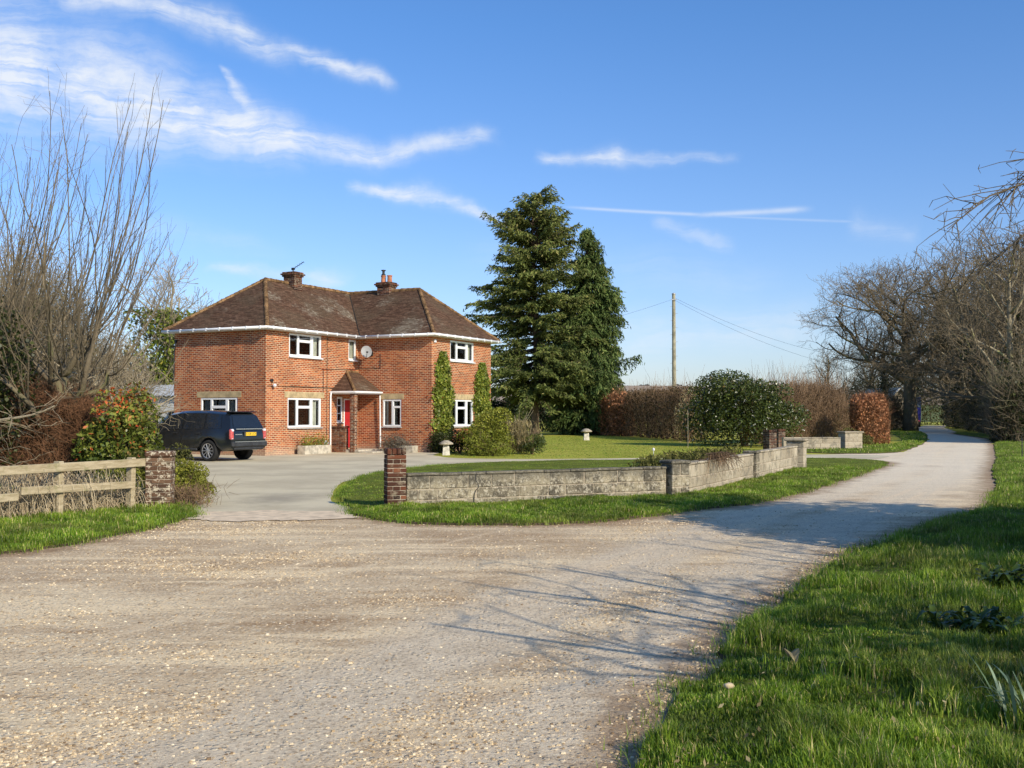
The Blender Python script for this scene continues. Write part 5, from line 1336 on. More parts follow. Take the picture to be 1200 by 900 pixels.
# dry bramble tangle below the rails
rt = thing('dry_bramble', 'tangle of straw-coloured dry stems under and behind the fence', 'bramble', (-7.2, 17.2, 0)); rng = np.random.default_rng(107)
pol = []
for _ in range(1500):
    s = rng.uniform(-.6, 4.0); lat = rng.uniform(.05, .9)
    b = fd * s - nf * lat + np.array((-6.39 + 7.2, 17.75 - 17.2)); a = rng.uniform(0, 6.28); L = rng.uniform(.35, 1.15); hgt = rng.uniform(.2, .85) * (1 - .25 * (s < .3))
    dv = np.array((math.cos(a), math.sin(a))) * L * .5; t_ = np.linspace(0, 1, 6)
    arc = np.column_stack([b[0] + dv[0] * t_, b[1] + dv[1] * t_, hgt * np.sin(t_ * rng.uniform(1.6, 3.0)) + rng.normal(size=6) * .015]); arc[0, 2] = 0
    pol.append((arc, np.linspace(.0055, .0025, 6)))
m = MB(); m.tubes(pol, 3, rng.uniform(0, 1, len(pol)), cap=False); m.build('stems', MAT['straw'], rt)
bush('undergrowth_shrub', 'dark leafy undergrowth at the left edge below the fence rails', 'shrub', (-8.4, 17.6, 0), (1.1, .8, .55), 'ivy', 2200, (.07, .05), 108, lumps=8, base=.35)

# ------------------------------------------------------------------ outbuildings
gb_ = thing('white_garage', 'white rendered garage with grey corrugated roof behind the house', 'garage', (-17.9, 56.5, 0), TH)
m = MB(); m.box((0, 0, 1.3), (6, 5, 2.6)); m.build('wall', MAT['whitewall'], gb_)
m = MB(); xs_ = np.linspace(-3.3, 3.3, 90); zc = .03 * np.sin(np.arange(90) * 1.55)
for sg in (-1, 1):
    A = np.column_stack([xs_, np.full(90, sg * 2.75), 2.55 + zc]); B = np.column_stack([xs_, np.zeros(90), 3.2 + zc]); i = np.arange(89)
    m.add(np.concatenate([A, B]), np.column_stack([i, i + 1, i + 91, i + 90]) if sg < 0 else np.column_stack([i + 1, i, i + 90, i + 91]))
m.build('roof', MAT['sheet'], gb_)
m = MB()
for x_ in (-1.2, 1.0, 2.25): m.box((x_, -2.53, 1.35), (.5, .05, .8)); 
m.build('window', MAT['carglass'], gb_)
sh = thing('low_shed', 'long low brown shed with a pale mossy roof edge behind the russet bush', 'shed', (-21.5, 47.5, 0), -.12)
m = MB(); m.box((0, 0, 1.05), (9.5, 4, 2.1)); m.build('wall', MAT['shedwall'], sh)
m = MB(); m.box((0, 0, 2.3), (10, 4.6, .16), rx=.05, bevel=.03); m.build('roof', MAT['felt'], sh)
m = MB(); m.box((-1.5, -2.02, 1.1), (.9, .05, 1.9)); m.build('door', MAT['dark'], sh)

# ------------------------------------------------------------------ conifers
def conifer(label, loc, H, Rm, seed, mat, clear=.13, droop=.25, dense=1.0, top_round=.1, leaf=(.32, .10), hang=.3, name='conifer_tree', prof=None):
    rng = np.random.default_rng(seed); root = thing(name, label, 'tree', loc, 0)
    m = MB(); zs = np.linspace(-.2, H * .98, 14); m.tubes([(np.column_stack([.12 * np.sin(zs * .3), .1 * np.cos(zs * .35), zs]), np.interp(zs / H, [0, .03, .5, 1], [H * .022, H * .016, H * .009, .03]))], 10)
    C = []; pol = []; T = []; DR = []
    NB = int(330 * dense * H / 18)
    fs = clear + (1 - clear) * .985 * (rng.uniform(size=NB) ** 1.05)
    for f in fs:
            z = f * H; rad = Rm * prof(f) * (1 + .16 * math.sin(z * 1.9 + seed) * rng.uniform(.3, 1))
            a = rng.uniform(0, 6.283); L = rad * rng.choice([rng.uniform(.35, .75), rng.uniform(.75, 1.0), rng.uniform(.95, 1.25)], p=[.32, .48, .2]) + .15
            L *= 1 + .14 * math.sin(a * 2 + z * .8)
            zz = z; rise = (.42 if f > .75 else .14 if f > .4 else .0) + rng.normal() * .2
            s = np.linspace(0, 1, 6); bx_ = np.column_stack([np.cos(a) * L * s, np.sin(a) * L * s, zz + L * (rise * s - droop * s * s + .12 * s ** 4)])
            pol.append((bx_, np.linspace(.02 + .012 * L, .008, 6)))
            ns = max(3, int(L / .13 * dense))
            for i in range(ns):
                u = (.18 + .82 * (i + rng.uniform()) / ns) if L > 1.2 else (i + rng.uniform()) / ns
                x_ = u * 5; ii = min(int(x_), 4); p = bx_[ii] + (bx_[ii + 1] - bx_[ii]) * (x_ - ii)
                for sg in (-1, 1):
                    sl = (.22 + .50 * (1 - abs(u - .55))) * rng.uniform(.5, 1.25) * min(1, .35 + L / 3)
                    dv = np.array([np.cos(a) * .75 - sg * np.sin(a) * .75, np.sin(a) * .75 + sg * np.cos(a) * .75, rng.normal() * .22 - hang * .5])
                    nl = 5 if sl > .35 else 3
                    for q in range(nl):
                        w = (q + .6) / nl; c = p + dv * sl * w + rng.normal(size=3) * .05; c[2] -= hang * sl * w * w + rng.uniform(0, .08)
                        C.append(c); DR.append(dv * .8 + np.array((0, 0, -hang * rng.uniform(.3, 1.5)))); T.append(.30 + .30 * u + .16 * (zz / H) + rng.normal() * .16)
            C.append(bx_[-1]); DR.append(bx_[-1] - bx_[-2]); T.append(.7)
    for _ in range(90):
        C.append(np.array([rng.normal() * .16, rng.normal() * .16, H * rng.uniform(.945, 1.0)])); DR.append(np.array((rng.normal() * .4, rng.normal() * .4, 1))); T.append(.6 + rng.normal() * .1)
    m.tubes(pol, 4, cap=False); m.build('trunk', MAT['conifer_bark'], root)
    C = np.array(C); DR = np.array(DR); DR /= np.linalg.norm(DR, axis=1)[:, None] + 1e-9
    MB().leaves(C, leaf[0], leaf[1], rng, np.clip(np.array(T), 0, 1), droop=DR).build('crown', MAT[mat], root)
    return root
p1_ = lambda f: np.interp(f, [.10, .18, .30, .45, .60, .75, .86, .93, .975, 1], [.80, .96, 1.0, .98, .91, .78, .60, .44, .26, .08])
p2_ = lambda f: np.interp(f, [.05, .15, .35, .5, .65, .8, .9, 1], [.8, 1.0, .98, .88, .70, .46, .27, .05])
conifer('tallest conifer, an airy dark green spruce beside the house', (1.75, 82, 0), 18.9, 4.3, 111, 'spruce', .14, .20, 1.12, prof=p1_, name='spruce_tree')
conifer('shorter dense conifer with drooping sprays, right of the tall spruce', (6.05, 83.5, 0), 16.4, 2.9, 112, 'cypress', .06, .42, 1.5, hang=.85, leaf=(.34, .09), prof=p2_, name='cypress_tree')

# ------------------------------------------------------------------ bare trees
OAK = [dict(len=(11.0, 11.0), seg=9, wander=.05, up=.06, r=.58, rend=.10),
       dict(n=22, len=(6.6, 10.0), ang=(42, 88), seg=9, wander=.21, up=.045, rr=.62, rmax=.27, rmin=.045, start=.36, taper=.42),
       dict(n=10, len=(2.4, 4.6), ang=(30, 75), seg=7, wander=.24, up=.05, rr=.55, rmax=.11, rmin=.025, start=.2, taper=.4),
       dict(n=10, len=(1.2, 2.7), ang=(28, 70), seg=5, wander=.22, up=.05, rr=.5, rmax=.05, rmin=.014, start=.15, taper=.4),
       dict(n=8, len=(.6, 1.4), ang=(25, 65), seg=3, wander=.20, up=.05, rr=.5, rmax=.026, rmin=.012, start=.1, taper=.35),
       dict(n=4, len=(.3, .8), ang=(25, 60), seg=2, wander=.18, up=.06, rr=.6, rmax=.016, rmin=.009, start=.15, taper=.3)]
oak = thing('oak_tree', 'great bare spreading oak standing where the lane enters the trees', 'tree', (36.7, 97.5, 0)); oak.scale = (1.34, 1.2, 1.06)
tree_parts(oak, grow_tree(14, OAK), 'bark', 'twig', 2, 10)
ASH = [dict(len=(10.0, 11.5), seg=8, wander=.06, up=.08, r=.32, rend=.08),
       dict(n=17, len=(3.8, 6.4), ang=(28, 72), seg=7, wander=.17, up=.08, rr=.5, rmax=.12, rmin=.03, start=.16, taper=.40),
       dict(n=11, len=(1.7, 3.4), ang=(25, 65), seg=5, wander=.20, up=.06, rr=.5, rmax=.05, rmin=.016, start=.12, taper=.4),
       dict(n=8, len=(.8, 1.8), ang=(25, 65), seg=3, wander=.20, up=.06, rr=.5, rmax=.030, rmin=.015, start=.1, taper=.35),
       dict(n=5, len=(.35, .95), ang=(25, 60), seg=2, wander=.18, up=.06, rr=.6, rmax=.018, rmin=.012, start=.15, taper=.3)]
variants = []
for i, (sd, bk, tw, dx) in enumerate(((3, 'bark', 'twig', .1), (8, 'bark_grey', 'twig', -.15), (17, 'bark', 'twig', .2))):
    P = [dict(q) for q in ASH]; P[0]['dx'] = dx
    root = thing('bare_tree', 'x', 'tree', (0, 0, 0), 0, 'bare trees of the roadside belt')
    br = grow_tree(sd, P); tree_parts(root, br, bk, tw, 2, 7); variants.append(root)
    rl = np.random.default_rng(sd); pts = add_leaves_on(br, (0,), 2600, rl, .34); pts = pts[pts[:, 2] < (7.5, 5.0, 6.0)[i]]
    MB().leaves(pts, .20, .15, rl, np.clip(rl.normal(.4, .2, len(pts)), 0, 1)).build('ivy', MAT['ivy_dark'], root)
belt = [  # x, y, scale, variant, label
    (57.5, 139, 1.65, 0, 'farthest bare tree of the belt, closing the end of the lane'),
    (50.6, 119, 1.62, 1, 'bare tree arching over the lane just right of the great oak'),
    (47.8, 109, 1.52, 2, 'bare tree right of the lane behind the mossy leaning trunk'),
    (44.6, 100, 1.42, 0, 'bare belt tree with a mossy pale trunk leaning towards the lane'),
    (41.2, 91, 1.32, 1, 'bare belt tree with a straight grey trunk in the middle of the row'),
    (38.2, 83, 1.24, 2, 'bare belt tree with low forking limbs, third from the near end'),
    (35.6, 76, 1.16, 0, 'bare belt tree standing second from the near end of the row'),
    (32.8, 69, 1.08, 1, 'nearest large bare tree of the belt at the right edge'),
    (53.5, 112, 1.6, 2, 'bare tree in the second row behind the arching belt tree'),
    (47.5, 94, 1.42, 1, 'bare tree in the second row behind the straight grey trunk'),
    (41.0, 78, 1.25, 0, 'bare tree in the second row at the right edge of the belt'),
    (61, 127, 1.7, 1, 'tall bare tree rising behind the far end of the belt'),
    (56.0, 150, 1.5, 2, 'bare tree standing just past the bend of the lane'),
    (64.0, 150, 1.5, 1, 'bare tree at the far right behind the bend of the lane'),
    (44.5, 86, 1.25, 2, 'bare second-row tree behind the tree with low forking limbs'),
    (51.0, 103, 1.4, 0, 'bare second-row tree behind the mossy leaning trunk'),
    (37.6, 71.5, 1.15, 1, 'bare second-row tree behind the nearest large belt tree'),
    (41.5, 118, 1.0, 0, 'bare tree behind the great oak on the left of the lane'),
    (47, 140, 1.05, 2, 'bare tree beyond the blue lorry left of the lane'),
    (33, 110, .72, 1, 'smaller bare tree left behind the great oak near the small gable'),
]
used = [False] * 3
rn = random.Random(4)
for x, y, s, v, lab in belt:
    if not used[v]:
        r = variants[v]; r.location = (x, y, 0); r.rotation_euler = (0, 0, rn.uniform(0, 6.28)); r.scale = (s,) * 3; r['label'] = lab; used[v] = True
    else: dup(variants[v], (x, y, 0), rn.uniform(0, 6.28), s, lab)
# dark undergrowth below the belt
for k, (p, q, h, lab) in enumerate((((27.8, 58.5), (33.2, 69.5), 3.2, 'dark tangled undergrowth below the nearest belt trees'), ((33.4, 70), (39.0, 85), 3.4, 'dark tangled undergrowth along the middle of the tree belt'), ((39.4, 86), (47.2, 108), 3.6, 'dark tangled undergrowth beside the lane below the far belt trees'), ((48, 111), (61, 146), 3.8, 'undergrowth closing the far end of the lane'))):
    hedge('undergrowth', lab, p, q, h, 2.4, 'ivy_dark', 120 + k, 16000, (.17, .11), 5000, 'bark', 1.1, .014, base=.18, ragged=.4, spikes=420, group='undergrowth of the tree belt')
hedge('undergrowth', 'dark thicket closing the view beyond the bend of the lane', (50, 160), (74, 157), 6.5, 4, 'scrub', 126, 9000, (.3, .2), 3000, 'bark', 1.6, .02, base=.3, ragged=.4, spikes=200, group='undergrowth of the tree belt')
hedge('undergrowth', 'brown thicket around the foot of the great oak', (31.5, 96), (36.0, 99.5), 2.6, 2.6, 'scrub', 125, 1800, (.16, .1), 5000, 'twig', 1.0, .012, base=.3, ragged=.4, spikes=250, group='undergrowth of the tree belt')

# big multi-stemmed tree on the left
rng = np.random.default_rng(131); rn = random.Random(131)
lt = thing('pollard_tree', 'large bare many-stemmed tree with long whippy shoots at the left edge', 'tree', (-9.95, 22.6, 0))
WH = [dict(len=(2.5, 2.5), seg=4, wander=.06, up=.05, r=.28, rend=.24),
      dict(n=13, len=(1.2, 2.9), ang=(25, 85), seg=5, wander=.18, up=.10, rr=.6, rmax=.12, rmin=.05, start=.4, taper=.1),
      dict(n=12, len=(2.6, 5.4), ang=(12, 60), seg=10, wander=.12, up=.14, rr=.5, rmax=.030, rmin=.006, start=.15, taper=-.1),
      dict(n=15, len=(.5, 1.8), ang=(18, 50), seg=5, wander=.15, up=.10, rr=.5, rmax=.012, rmin=.004, start=.08, taper=.4),
      dict(n=2, len=(.2, .6), ang=(25, 55), seg=3, wander=.15, up=.05, rr=.6, rmax=.006, rmin=.003, start=.2, taper=.3)]
br = grow_tree(23, WH)
sq = lambda v: v if v < .8 else .8 + (v - .8) * .45
br = [([(sq(p_[0]) + max(0, p_[2] - 3.2) * .16 * (1 if p_[0] > 0 else .4), p_[1], p_[2] * 1.08) for p_ in q_], [r_ * .68 for r_ in rr_], l_) for q_, rr_, l_ in br]
tree_parts(lt, br, 'bark', 'twig', 2, 8)
dup(lt, (-12.3, 23.6, 0), .25, .97, 'second bare many-stemmed tree half cut off by the left edge')
# arching lower branches of the same tree
LOW = [dict(len=(2.0, 2.0), seg=3, wander=.05, up=.05, r=.16, rend=.12),
       dict(n=15, len=(1.3, 2.5), ang=(40, 100), seg=8, wander=.20, up=.01, rr=.4, rmax=.04, rmin=.012, start=.35, taper=.1),
       dict(n=11, len=(.7, 1.5), ang=(25, 75), seg=6, wander=.24, up=.0, rr=.5, rmax=.013, rmin=.005, start=.1, taper=.3),
       dict(n=7, len=(.25, .75), ang=(25, 70), seg=3, wander=.24, up=0, rr=.6, rmax=.006, rmin=.003, start=.1, taper=.3)]
lt2 = thing('thicket_tree', 'tangled arching pale branches at the foot of the many-stemmed tree', 'tree', (-11.0, 21.4, 0))
tree_parts(lt2, grow_tree(5, LOW), 'bark_grey', 'twig_lit', 1, 6)
dup(lt2, (-9.9, 24.6, .5), 2.0, 1.15, 'tangle of thin arching branches behind the russet bush')
dup(lt2, (-13.6, 23.4, .3), 4.0, 1.2, 'tangle of arching branches at the far left edge')
iv = thing('ivy_mass', 'dark ivy smothering the trunk of the many-stemmed tree', 'climbing plant', (-11.1, 22.0, 0))
P, d, lum = blob_points(rng, 5200, (1.25, 1.1, 5.0), 16, .5); MB().leaves(P, .10, .075, rng, np.clip(rng.normal(.42, .2, 5200) + lum, 0, 1)).build('foliage', MAT['ivy_dark'], iv)
# ivy-clad trees behind
ic = thing('ivy_clad_tree', 'bare tree with its trunk and limbs wrapped in ivy, left of the house', 'tree', (-18.5, 58.5, 0))
P = [dict(q) for q in ASH]; P[0].update(len=(7.5, 8.0), r=.34); P[1].update(ang=(30, 70), start=.18, n=15)
br = grow_tree(41, P); tree_parts(ic, br, 'bark_grey', 'twig_lit', 2, 7)
pts = add_leaves_on(br, (0, 1), 560, rng, .42); pts = pts[(pts[:, 2] < 7.4) & (np.hypot(pts[:, 0], pts[:, 1]) < 3.0)]
MB().leaves(pts, .20, .15, rng, np.clip(rng.normal(.45, .2, len(pts)), 0, 1)).build('ivy', MAT['ivy'], ic)
ic2 = dup(ic, (-24.5, 52.5, 0), 2.2, .92, 'second ivy-wrapped bare tree farther left behind the shed')
dup(ic, (-28.5, 58, 0), 4.0, 1.1, 'third ivy-wrapped bare tree at the far left behind the shoots')
hedge('thicket', 'tall olive thicket of thin winter branches between the many-stemmed tree and the house', (-17.5, 29.5), (-11.2, 27.9), 4.2, 2.4, 'scrub', 143, 7000, (.09, .05), 12000, 'twig_grey', 1.0, .006, ragged=.35, spikes=420, cat='thicket', base=.5)
hedge('scrub_hedge', 'olive scrub of thin branches behind the shed and the many-stemmed tree', (-24.5, 39.5), (-12.8, 36.8), 3.5, 3.0, 'scrub', 141, 5500, (.11, .06), 9000, 'twig_lit', 1.0, .009, ragged=.3, spikes=260, cat='hedge')
hedge('dark_hedge', 'dark ivy-leaved hedge closing the view left of the garage', (-34, 62), (-19.2, 61), 4.6, 3.0, 'ivy_dark', 142, 9000, (.20, .14), 3000, 'twig_grey', 1.1, .014, ragged=.3)

# thorn trees just outside the right edge: their twigs reach into view and they shade the lane
THORN = [dict(len=(1.7, 1.7), seg=4, wander=.10, up=.05, r=.16, rend=.12),
         dict(n=9, len=(2.6, 4.2), ang=(30, 80), seg=8, wander=.17, up=.05, rr=.5, rmax=.075, rmin=.02, start=.35, taper=.1),
         dict(n=11, len=(.9, 2.1), ang=(30, 75), seg=6, wander=.22, up=.03, rr=.5, rmax=.026, rmin=.007, start=.15, taper=.35),
         dict(n=8, len=(.35, .95), ang=(30, 75), seg=4, wander=.22, up=.02, rr=.55, rmax=.010, rmin=.004, start=.1, taper=.3),
         dict(n=4, len=(.08, .25), ang=(35, 80), seg=2, wander=.2, up=0, rr=.6, rmax=.005, rmin=.0025, start=.1, taper=.2)]
t1_ = thing('thorn_tree', 'thorny bare tree whose twigs reach into the top right of the view', 'tree', (9.3, 13.2, 0), .4)
TH1 = [dict(q) for q in THORN]; TH1[0]['len'] = (2.3, 2.3); TH1[1].update(n=13, len=(2.4, 3.9)); TH1[2]['n'] = 13
br = grow_tree(61, TH1); tree_parts(t1_, br, 'bark', 'twig', 2, 6)
pts = add_leaves_on(br, (1, 2), 70, rng, .25); pts = pts[(np.hypot(pts[:, 0], pts[:, 1]) < 2.7) & (pts[:, 0] * np.cos(.4) - pts[:, 1] * np.sin(.4) > -2.0)]
MB().leaves(pts, .16, .12, rng, np.clip(rng.normal(.4, .2, len(pts)), 0, 1)).build('ivy', MAT['ivy_dark'], t1_)
ab = MB(); rh = random.Random(9); pol = []
base_ = [(-.3, -.1, 3.5), (-1.5, -.15, 4.35), (-2.6, -.2, 4.55), (-3.4, -.2, 4.25), (-3.95, -.25, 3.85)]
ca_, sa_ = math.cos(-.4), math.sin(-.4)
rot_ = lambda q: (q[0] * ca_ - q[1] * sa_, q[0] * sa_ + q[1] * ca_, q[2])
for off_ in ((0, 0, 0), (.5, .5, -.35), (.9, -.4, -.1), (.7, .2, .55)):
    m_ = [(q[0] * (1 - .06 * abs(off_[1])) + off_[0], q[1] + off_[1] * .6, q[2] + off_[2] + rh.gauss(0, .06)) for q in base_]
    pol.append(([rot_(q) for q in m_], [.030, .024, .017, .011, .005]))
    for k_ in range(46):
        f_ = rh.uniform(.25, .99) * 4; i_ = min(int(f_), 3); g_ = f_ - i_; q = [m_[i_][c_] + (m_[i_ + 1][c_] - m_[i_][c_]) * g_ for c_ in range(3)]
        L_ = rh.uniform(.15, .75); a_ = rh.uniform(0, 6.28); d_ = (-.5 + .7 * math.cos(a_), .7 * math.sin(a_), rh.uniform(-.9, .5))
        e_ = [(q[0] + d_[0] * L_ * t_, q[1] + d_[1] * L_ * t_, q[2] + d_[2] * L_ * t_ - .25 * L_ * t_ * t_ + rh.gauss(0, .012)) for t_ in (0, .35, .7, 1)]
        pol.append(([rot_(v_) for v_ in e_], [.008, .006, .005, .003]))
        for _ in range(3):
            v_ = e_[rh.randint(1, 3)]; pol.append(([rot_(v_), rot_((v_[0] + rh.gauss(0, .1), v_[1] + rh.gauss(0, .1), v_[2] + rh.gauss(-.02, .1)))], [.005, .003]))
ab.tubes(pol, 4, cap=False); ab.build('arching_branch', MAT['twig'], t1_)
bush('holly_bush', 'dark rounded evergreen bush at the roadside, just beyond the right edge of the view', 'bush', (8.6, 10.6, 0), (2.3, 2.0, 5.0), 'ivy_dark', 14000, (.14, .09), 172, lumps=14, shell=.5)
bush('holly_bush', 'broad dark evergreen bush on the verge side, beyond the right edge nearest the viewer', 'bush', (9.2, 6.9, 0), (1.9, 1.7, 4.4), 'ivy_dark', 7000, (.14, .09), 173, lumps=12, shell=.5)
bush('holly_bush', 'dark holly bush beside the ivy-laden thorn tree, beyond the right edge of the view', 'bush', (10.4, 11.2, 0), (2.9, 2.7, 6.6), 'ivy_dark', 19000, (.14, .09), 171, lumps=16, shell=.5)
t2_ = thing('thorn_tree', 'bare thorn tree beside the lane, beyond the right edge of the view', 'tree', (7.4, 3.0, 0), 1.4, 'thorn trees beside the lane')
TH2 = [dict(q) for q in THORN]; TH2[0].update(len=(2.6, 2.6), r=.2); TH2[1].update(n=15, len=(3.0, 5.2), up=.09, rmax=.11); TH2[2].update(n=14, rmax=.04, rmin=.012); TH2[3].update(rmax=.016, rmin=.007)
tree_parts(t2_, grow_tree(62, TH2), 'bark', 'twig', 2, 6)
for x_, y_, a_, s_ in ((10.4, 6.4, 3.4, 1.05), (8.2, -.9, 5.0, 1.0)): dup(t2_, (x_, y_, 0), a_, s_, 'bare thorn tree beside the lane, beyond the right edge of the view')

# ------------------------------------------------------------------ far things
pole = thing('utility_pole', 'wooden utility pole with climbing pegs behind the brown hedge', 'pole', (14.1, 92.0, 0))
m = MB(); m.tubes([(np.array([(0, 0, -.2), (0, 0, 6), (0, 0, 12.1)]), (.20, .175, .15))], 12); m.build('pole', MAT['pole'], pole)
m = MB()
for k, z in enumerate(np.arange(4.2, 11.6, .62)): m.tubes([(np.array([(0, 0, z), (-.34 if k % 2 else .34, 0, z)]), (.016, .016))], 5)
m.build('pegs', MAT['greymetal'], pole)
m = MB(); m.lathe([(0, 12.06), (.18, 12.06), (.18, 12.14), (.0, 12.22)], (0, 0, 0), 12); m.box((0, -.17, 11.6), (.5, .06, .08)); m.build('pole_cap', MAT['greymetal'], pole)
def wire(label, p, q, sag):
    t_ = np.linspace(0, 1, 24); p, q = np.array(p), np.array(q); P = p + (q - p) * t_[:, None]; P[:, 2] -= sag * 4 * t_ * (1 - t_)
    m = MB(); m.tubes([(P - P[0], np.full(24, .009))], 4); o = m.build('overhead_wire', MAT['black']); o.location = tuple(P[0]); tag(o, label, 'wire', 'overhead wires')
wire('upper overhead wire sagging from the pole towards the oak', (14.3, 92, 11.7), (37.5, 112, 7.4), .9)
wire('lower overhead wire sagging from the pole towards the oak', (14.3, 92, 11.5), (37.5, 112, 6.2), .9)
wire('overhead wire running from the pole left behind the conifers', (13.9, 92, 11.6), (-14, 112, 8.6), 1.4)
# blue lorry and gable beyond the oak
lo = thing('blue_lorry', 'dark blue box lorry parked beyond the oak trunk at the end of the lane', 'lorry', (49.4, 131, 0), -.35)
m = MB(); m.box((0, 2.2, 2.55), (2.3, 5.2, 2.3), bevel=.05); m.build('box_body', MAT['navy'], lo)
m = MB(); m.box((0, -.46, 1.55), (2.2, .12, 1.7), bevel=.03); m.build('rear_door', MAT['blue'], lo)
m = MB(); m.box((0, 5.7, 1.6), (2.1, 1.6, 2.1), bevel=.15); m.build('cab', MAT['blue'], lo)
m = MB(); m.box((0, 6.48, 2.05), (1.8, .06, .8)); m.build('windscreen', MAT['carglass'], lo)
for x_ in (-.95, .95):
    for y_ in (.9, 5.4):
        m = MB(); m.lathe([(0, -.13), (.44, -.13), (.46, 0), (.44, .13), (0, .13)], (x_, y_, .46), 18, 'X'); m.build('wheel', MAT['rubber'], lo)
    m = MB(); m.box((x_ * .9, -.54, .78), (.26, .06, .14), bevel=.02); m.build('tail_lamp', MAT['tail'], lo)
m = MB(); m.box((0, -.45, .58), (2.2, .14, .16), bevel=.03); m.box((0, 2.6, .85), (.9, 6, .2)); m.build('chassis', MAT['trim'], lo)
gh = thing('gabled_cottage', 'small grey cottage gable with white bargeboards half hidden by the oak', 'cottage', (44.6, 122, 0), .25)
m = MB(); m.box((0, 3, 1.35), (4.4, 6, 2.7)); m.poly([(-2.2, 0, 2.7), (2.2, 0, 2.7), (0, 0, 4.6)]); m.poly([(-2.2, 6, 2.7), (0, 6, 4.6), (2.2, 6, 2.7)]); m.build('wall', MAT['stone_cap'], gh)
m = MB(); m.poly([(-2.5, -.3, 2.48), (0, -.3, 4.68), (0, 6.3, 4.68), (-2.5, 6.3, 2.48)]); m.poly([(2.5, -.3, 2.48), (2.5, 6.3, 2.48), (0, 6.3, 4.68), (0, -.3, 4.68)]); m.build('roof', MAT['felt'], gh)
m = MB()
for sg in (-1, 1): m.tubes([(np.array([(sg * 2.5, -.32, 2.45), (0, -.32, 4.66)]), (.09, .09))], 4)
m.box((2.24, -.06, 1.3), (.14, .14, 2.6)); m.build('bargeboard', MAT['white'], gh)
m = MB(); m.box((.7, -.03, 1.5), (.9, .06, 1.1)); m.build('window', MAT['carglass'], gh)

# trees along the far ridge
rng = np.random.default_rng(151)
ft = thing('ridge_tree', 'x', 'tree', (0, 0, 0), 0, 'tiny trees along the far ridge')
P, d, lum = blob_points(rng, 900, (3.4, 3.4, 7.0), 10, .5); P[:, 2] += 1.2
MB().leaves(P, 1.0, .8, rng, rng.uniform(0, 1, 900)).build('crown', MAT['far_leaf'], ft)
m = MB(); m.tubes([(np.array([(0, 0, -.5), (0, 0, 4)]), (.35, .2))], 6); m.build('trunk', MAT['twig_grey'], ft)
first = True
spots = [(u, rng.uniform(880, 925), rng.uniform(.55, 1.1)) for u in (595, 608, 640, 652, 702, 716, 734, 752, 757, 766, 779, 783, 797, 806, 814, 941, 958, 972, 979, 985, 1003, 1012, 1022, 1036)]
for u, y, s in spots:
    x = (u - 600) / 1240 * y; z = float(hill(np.array([x]), np.array([y]))[0])
    lab = 'tiny hazy tree on the far ridge on the skyline'
    sc = (s * 1.5, s * 1.2, s * .62)
    if first: ft.location = (x, y, z); ft.scale = sc; ft['label'] = lab; first = False
    else: dup(ft, (x, y, z), rng.uniform(0, 6), sc, lab)

# ------------------------------------------------------------------ foreground verge plants
def dock(label, loc, n, L, seed, s=1.0):
    rng = np.random.default_rng(seed); m = MB()
    for k in range(n):
        a = rng.uniform(0, 6.28); l = L * rng.uniform(.6, 1.2); w = l * .085; lift = rng.uniform(.7, 1.7)
        t_ = np.linspace(0, 1, 6); r_ = l * t_ * .8; z = l * (lift * t_ - .75 * lift * t_ ** 2.2) ; ww = w * np.sin(np.pi * np.clip(t_ * .93 + .05, 0, 1)) ** .7
        b = rng.normal(size=2) * (.12 if n > 20 else .04)
        c = np.column_stack([b[0] + np.cos(a) * r_, b[1] + np.sin(a) * r_, z + .02]); sd = np.array([-np.sin(a), np.cos(a), .0])
        V = np.stack([c - sd * ww[:, None] + np.array((0, 0, .3)) * ww[:, None], c, c + sd * ww[:, None] + np.array((0, 0, .3)) * ww[:, None]], 1).reshape(-1, 3)
        F_ = np.array([[i * 3 + j, i * 3 + j + 1, i * 3 + 4 + j, i * 3 + 3 + j] for i in range(5) for j in range(2)])
        m.add(V, F_, float(np.clip(rng.normal(.5, .25), 0, 1)))
    o = m.build('dock_plant', MAT['dock'], smooth=True); o.location = loc; tag(o, label, 'plant')
dock('dark clump of broad strap leaves in the sunny verge grass', (3.25, 7.5, .1), 75, .24, 161)
dock('dark leafy clump deeper in the shade of the verge', (4.35, 9.4, .1), 75, .28, 162)
dock('pair of pale broad leaves beside the bare patch of soil', (1.95, 6.35, .1), 5, .14, 163)
rng = np.random.default_rng(164); m = MB()
for k in range(22):
    a = rng.uniform(1.6, 4.4) if k < 15 else rng.uniform(0, 6.28); l = rng.uniform(.28, .5); w = .008; t_ = np.linspace(0, 1, 8)
    r_ = l * .75 * t_ ** 1.4 * rng.uniform(.3, 1.0); z = l * (t_ - .45 * t_ ** 2.5 * rng.uniform(.2, 1.2)); ww = w * (1 - t_ ** 4) * np.where(t_ < .1, .7, 1) + .001
    b = rng.normal(size=2) * .05; c = np.column_stack([b[0] + np.cos(a) * r_, b[1] + np.sin(a) * r_, z]); sd = np.array([-np.sin(a), np.cos(a), 0])
    V = np.stack([c - sd * ww[:, None], c + sd * ww[:, None]], 1).reshape(-1, 3)
    m.add(V, np.array([[i * 2, i * 2 + 1, i * 2 + 3, i * 2 + 2] for i in range(7)]), float(rng.uniform(0, 1)))
o = m.build('bulb_plant', MAT['daff'], smooth=True); o.location = (2.48, 5.18, .08); tag(o, 'pale grey-green strap leaves of a bulb plant at the bottom right corner', 'plant')
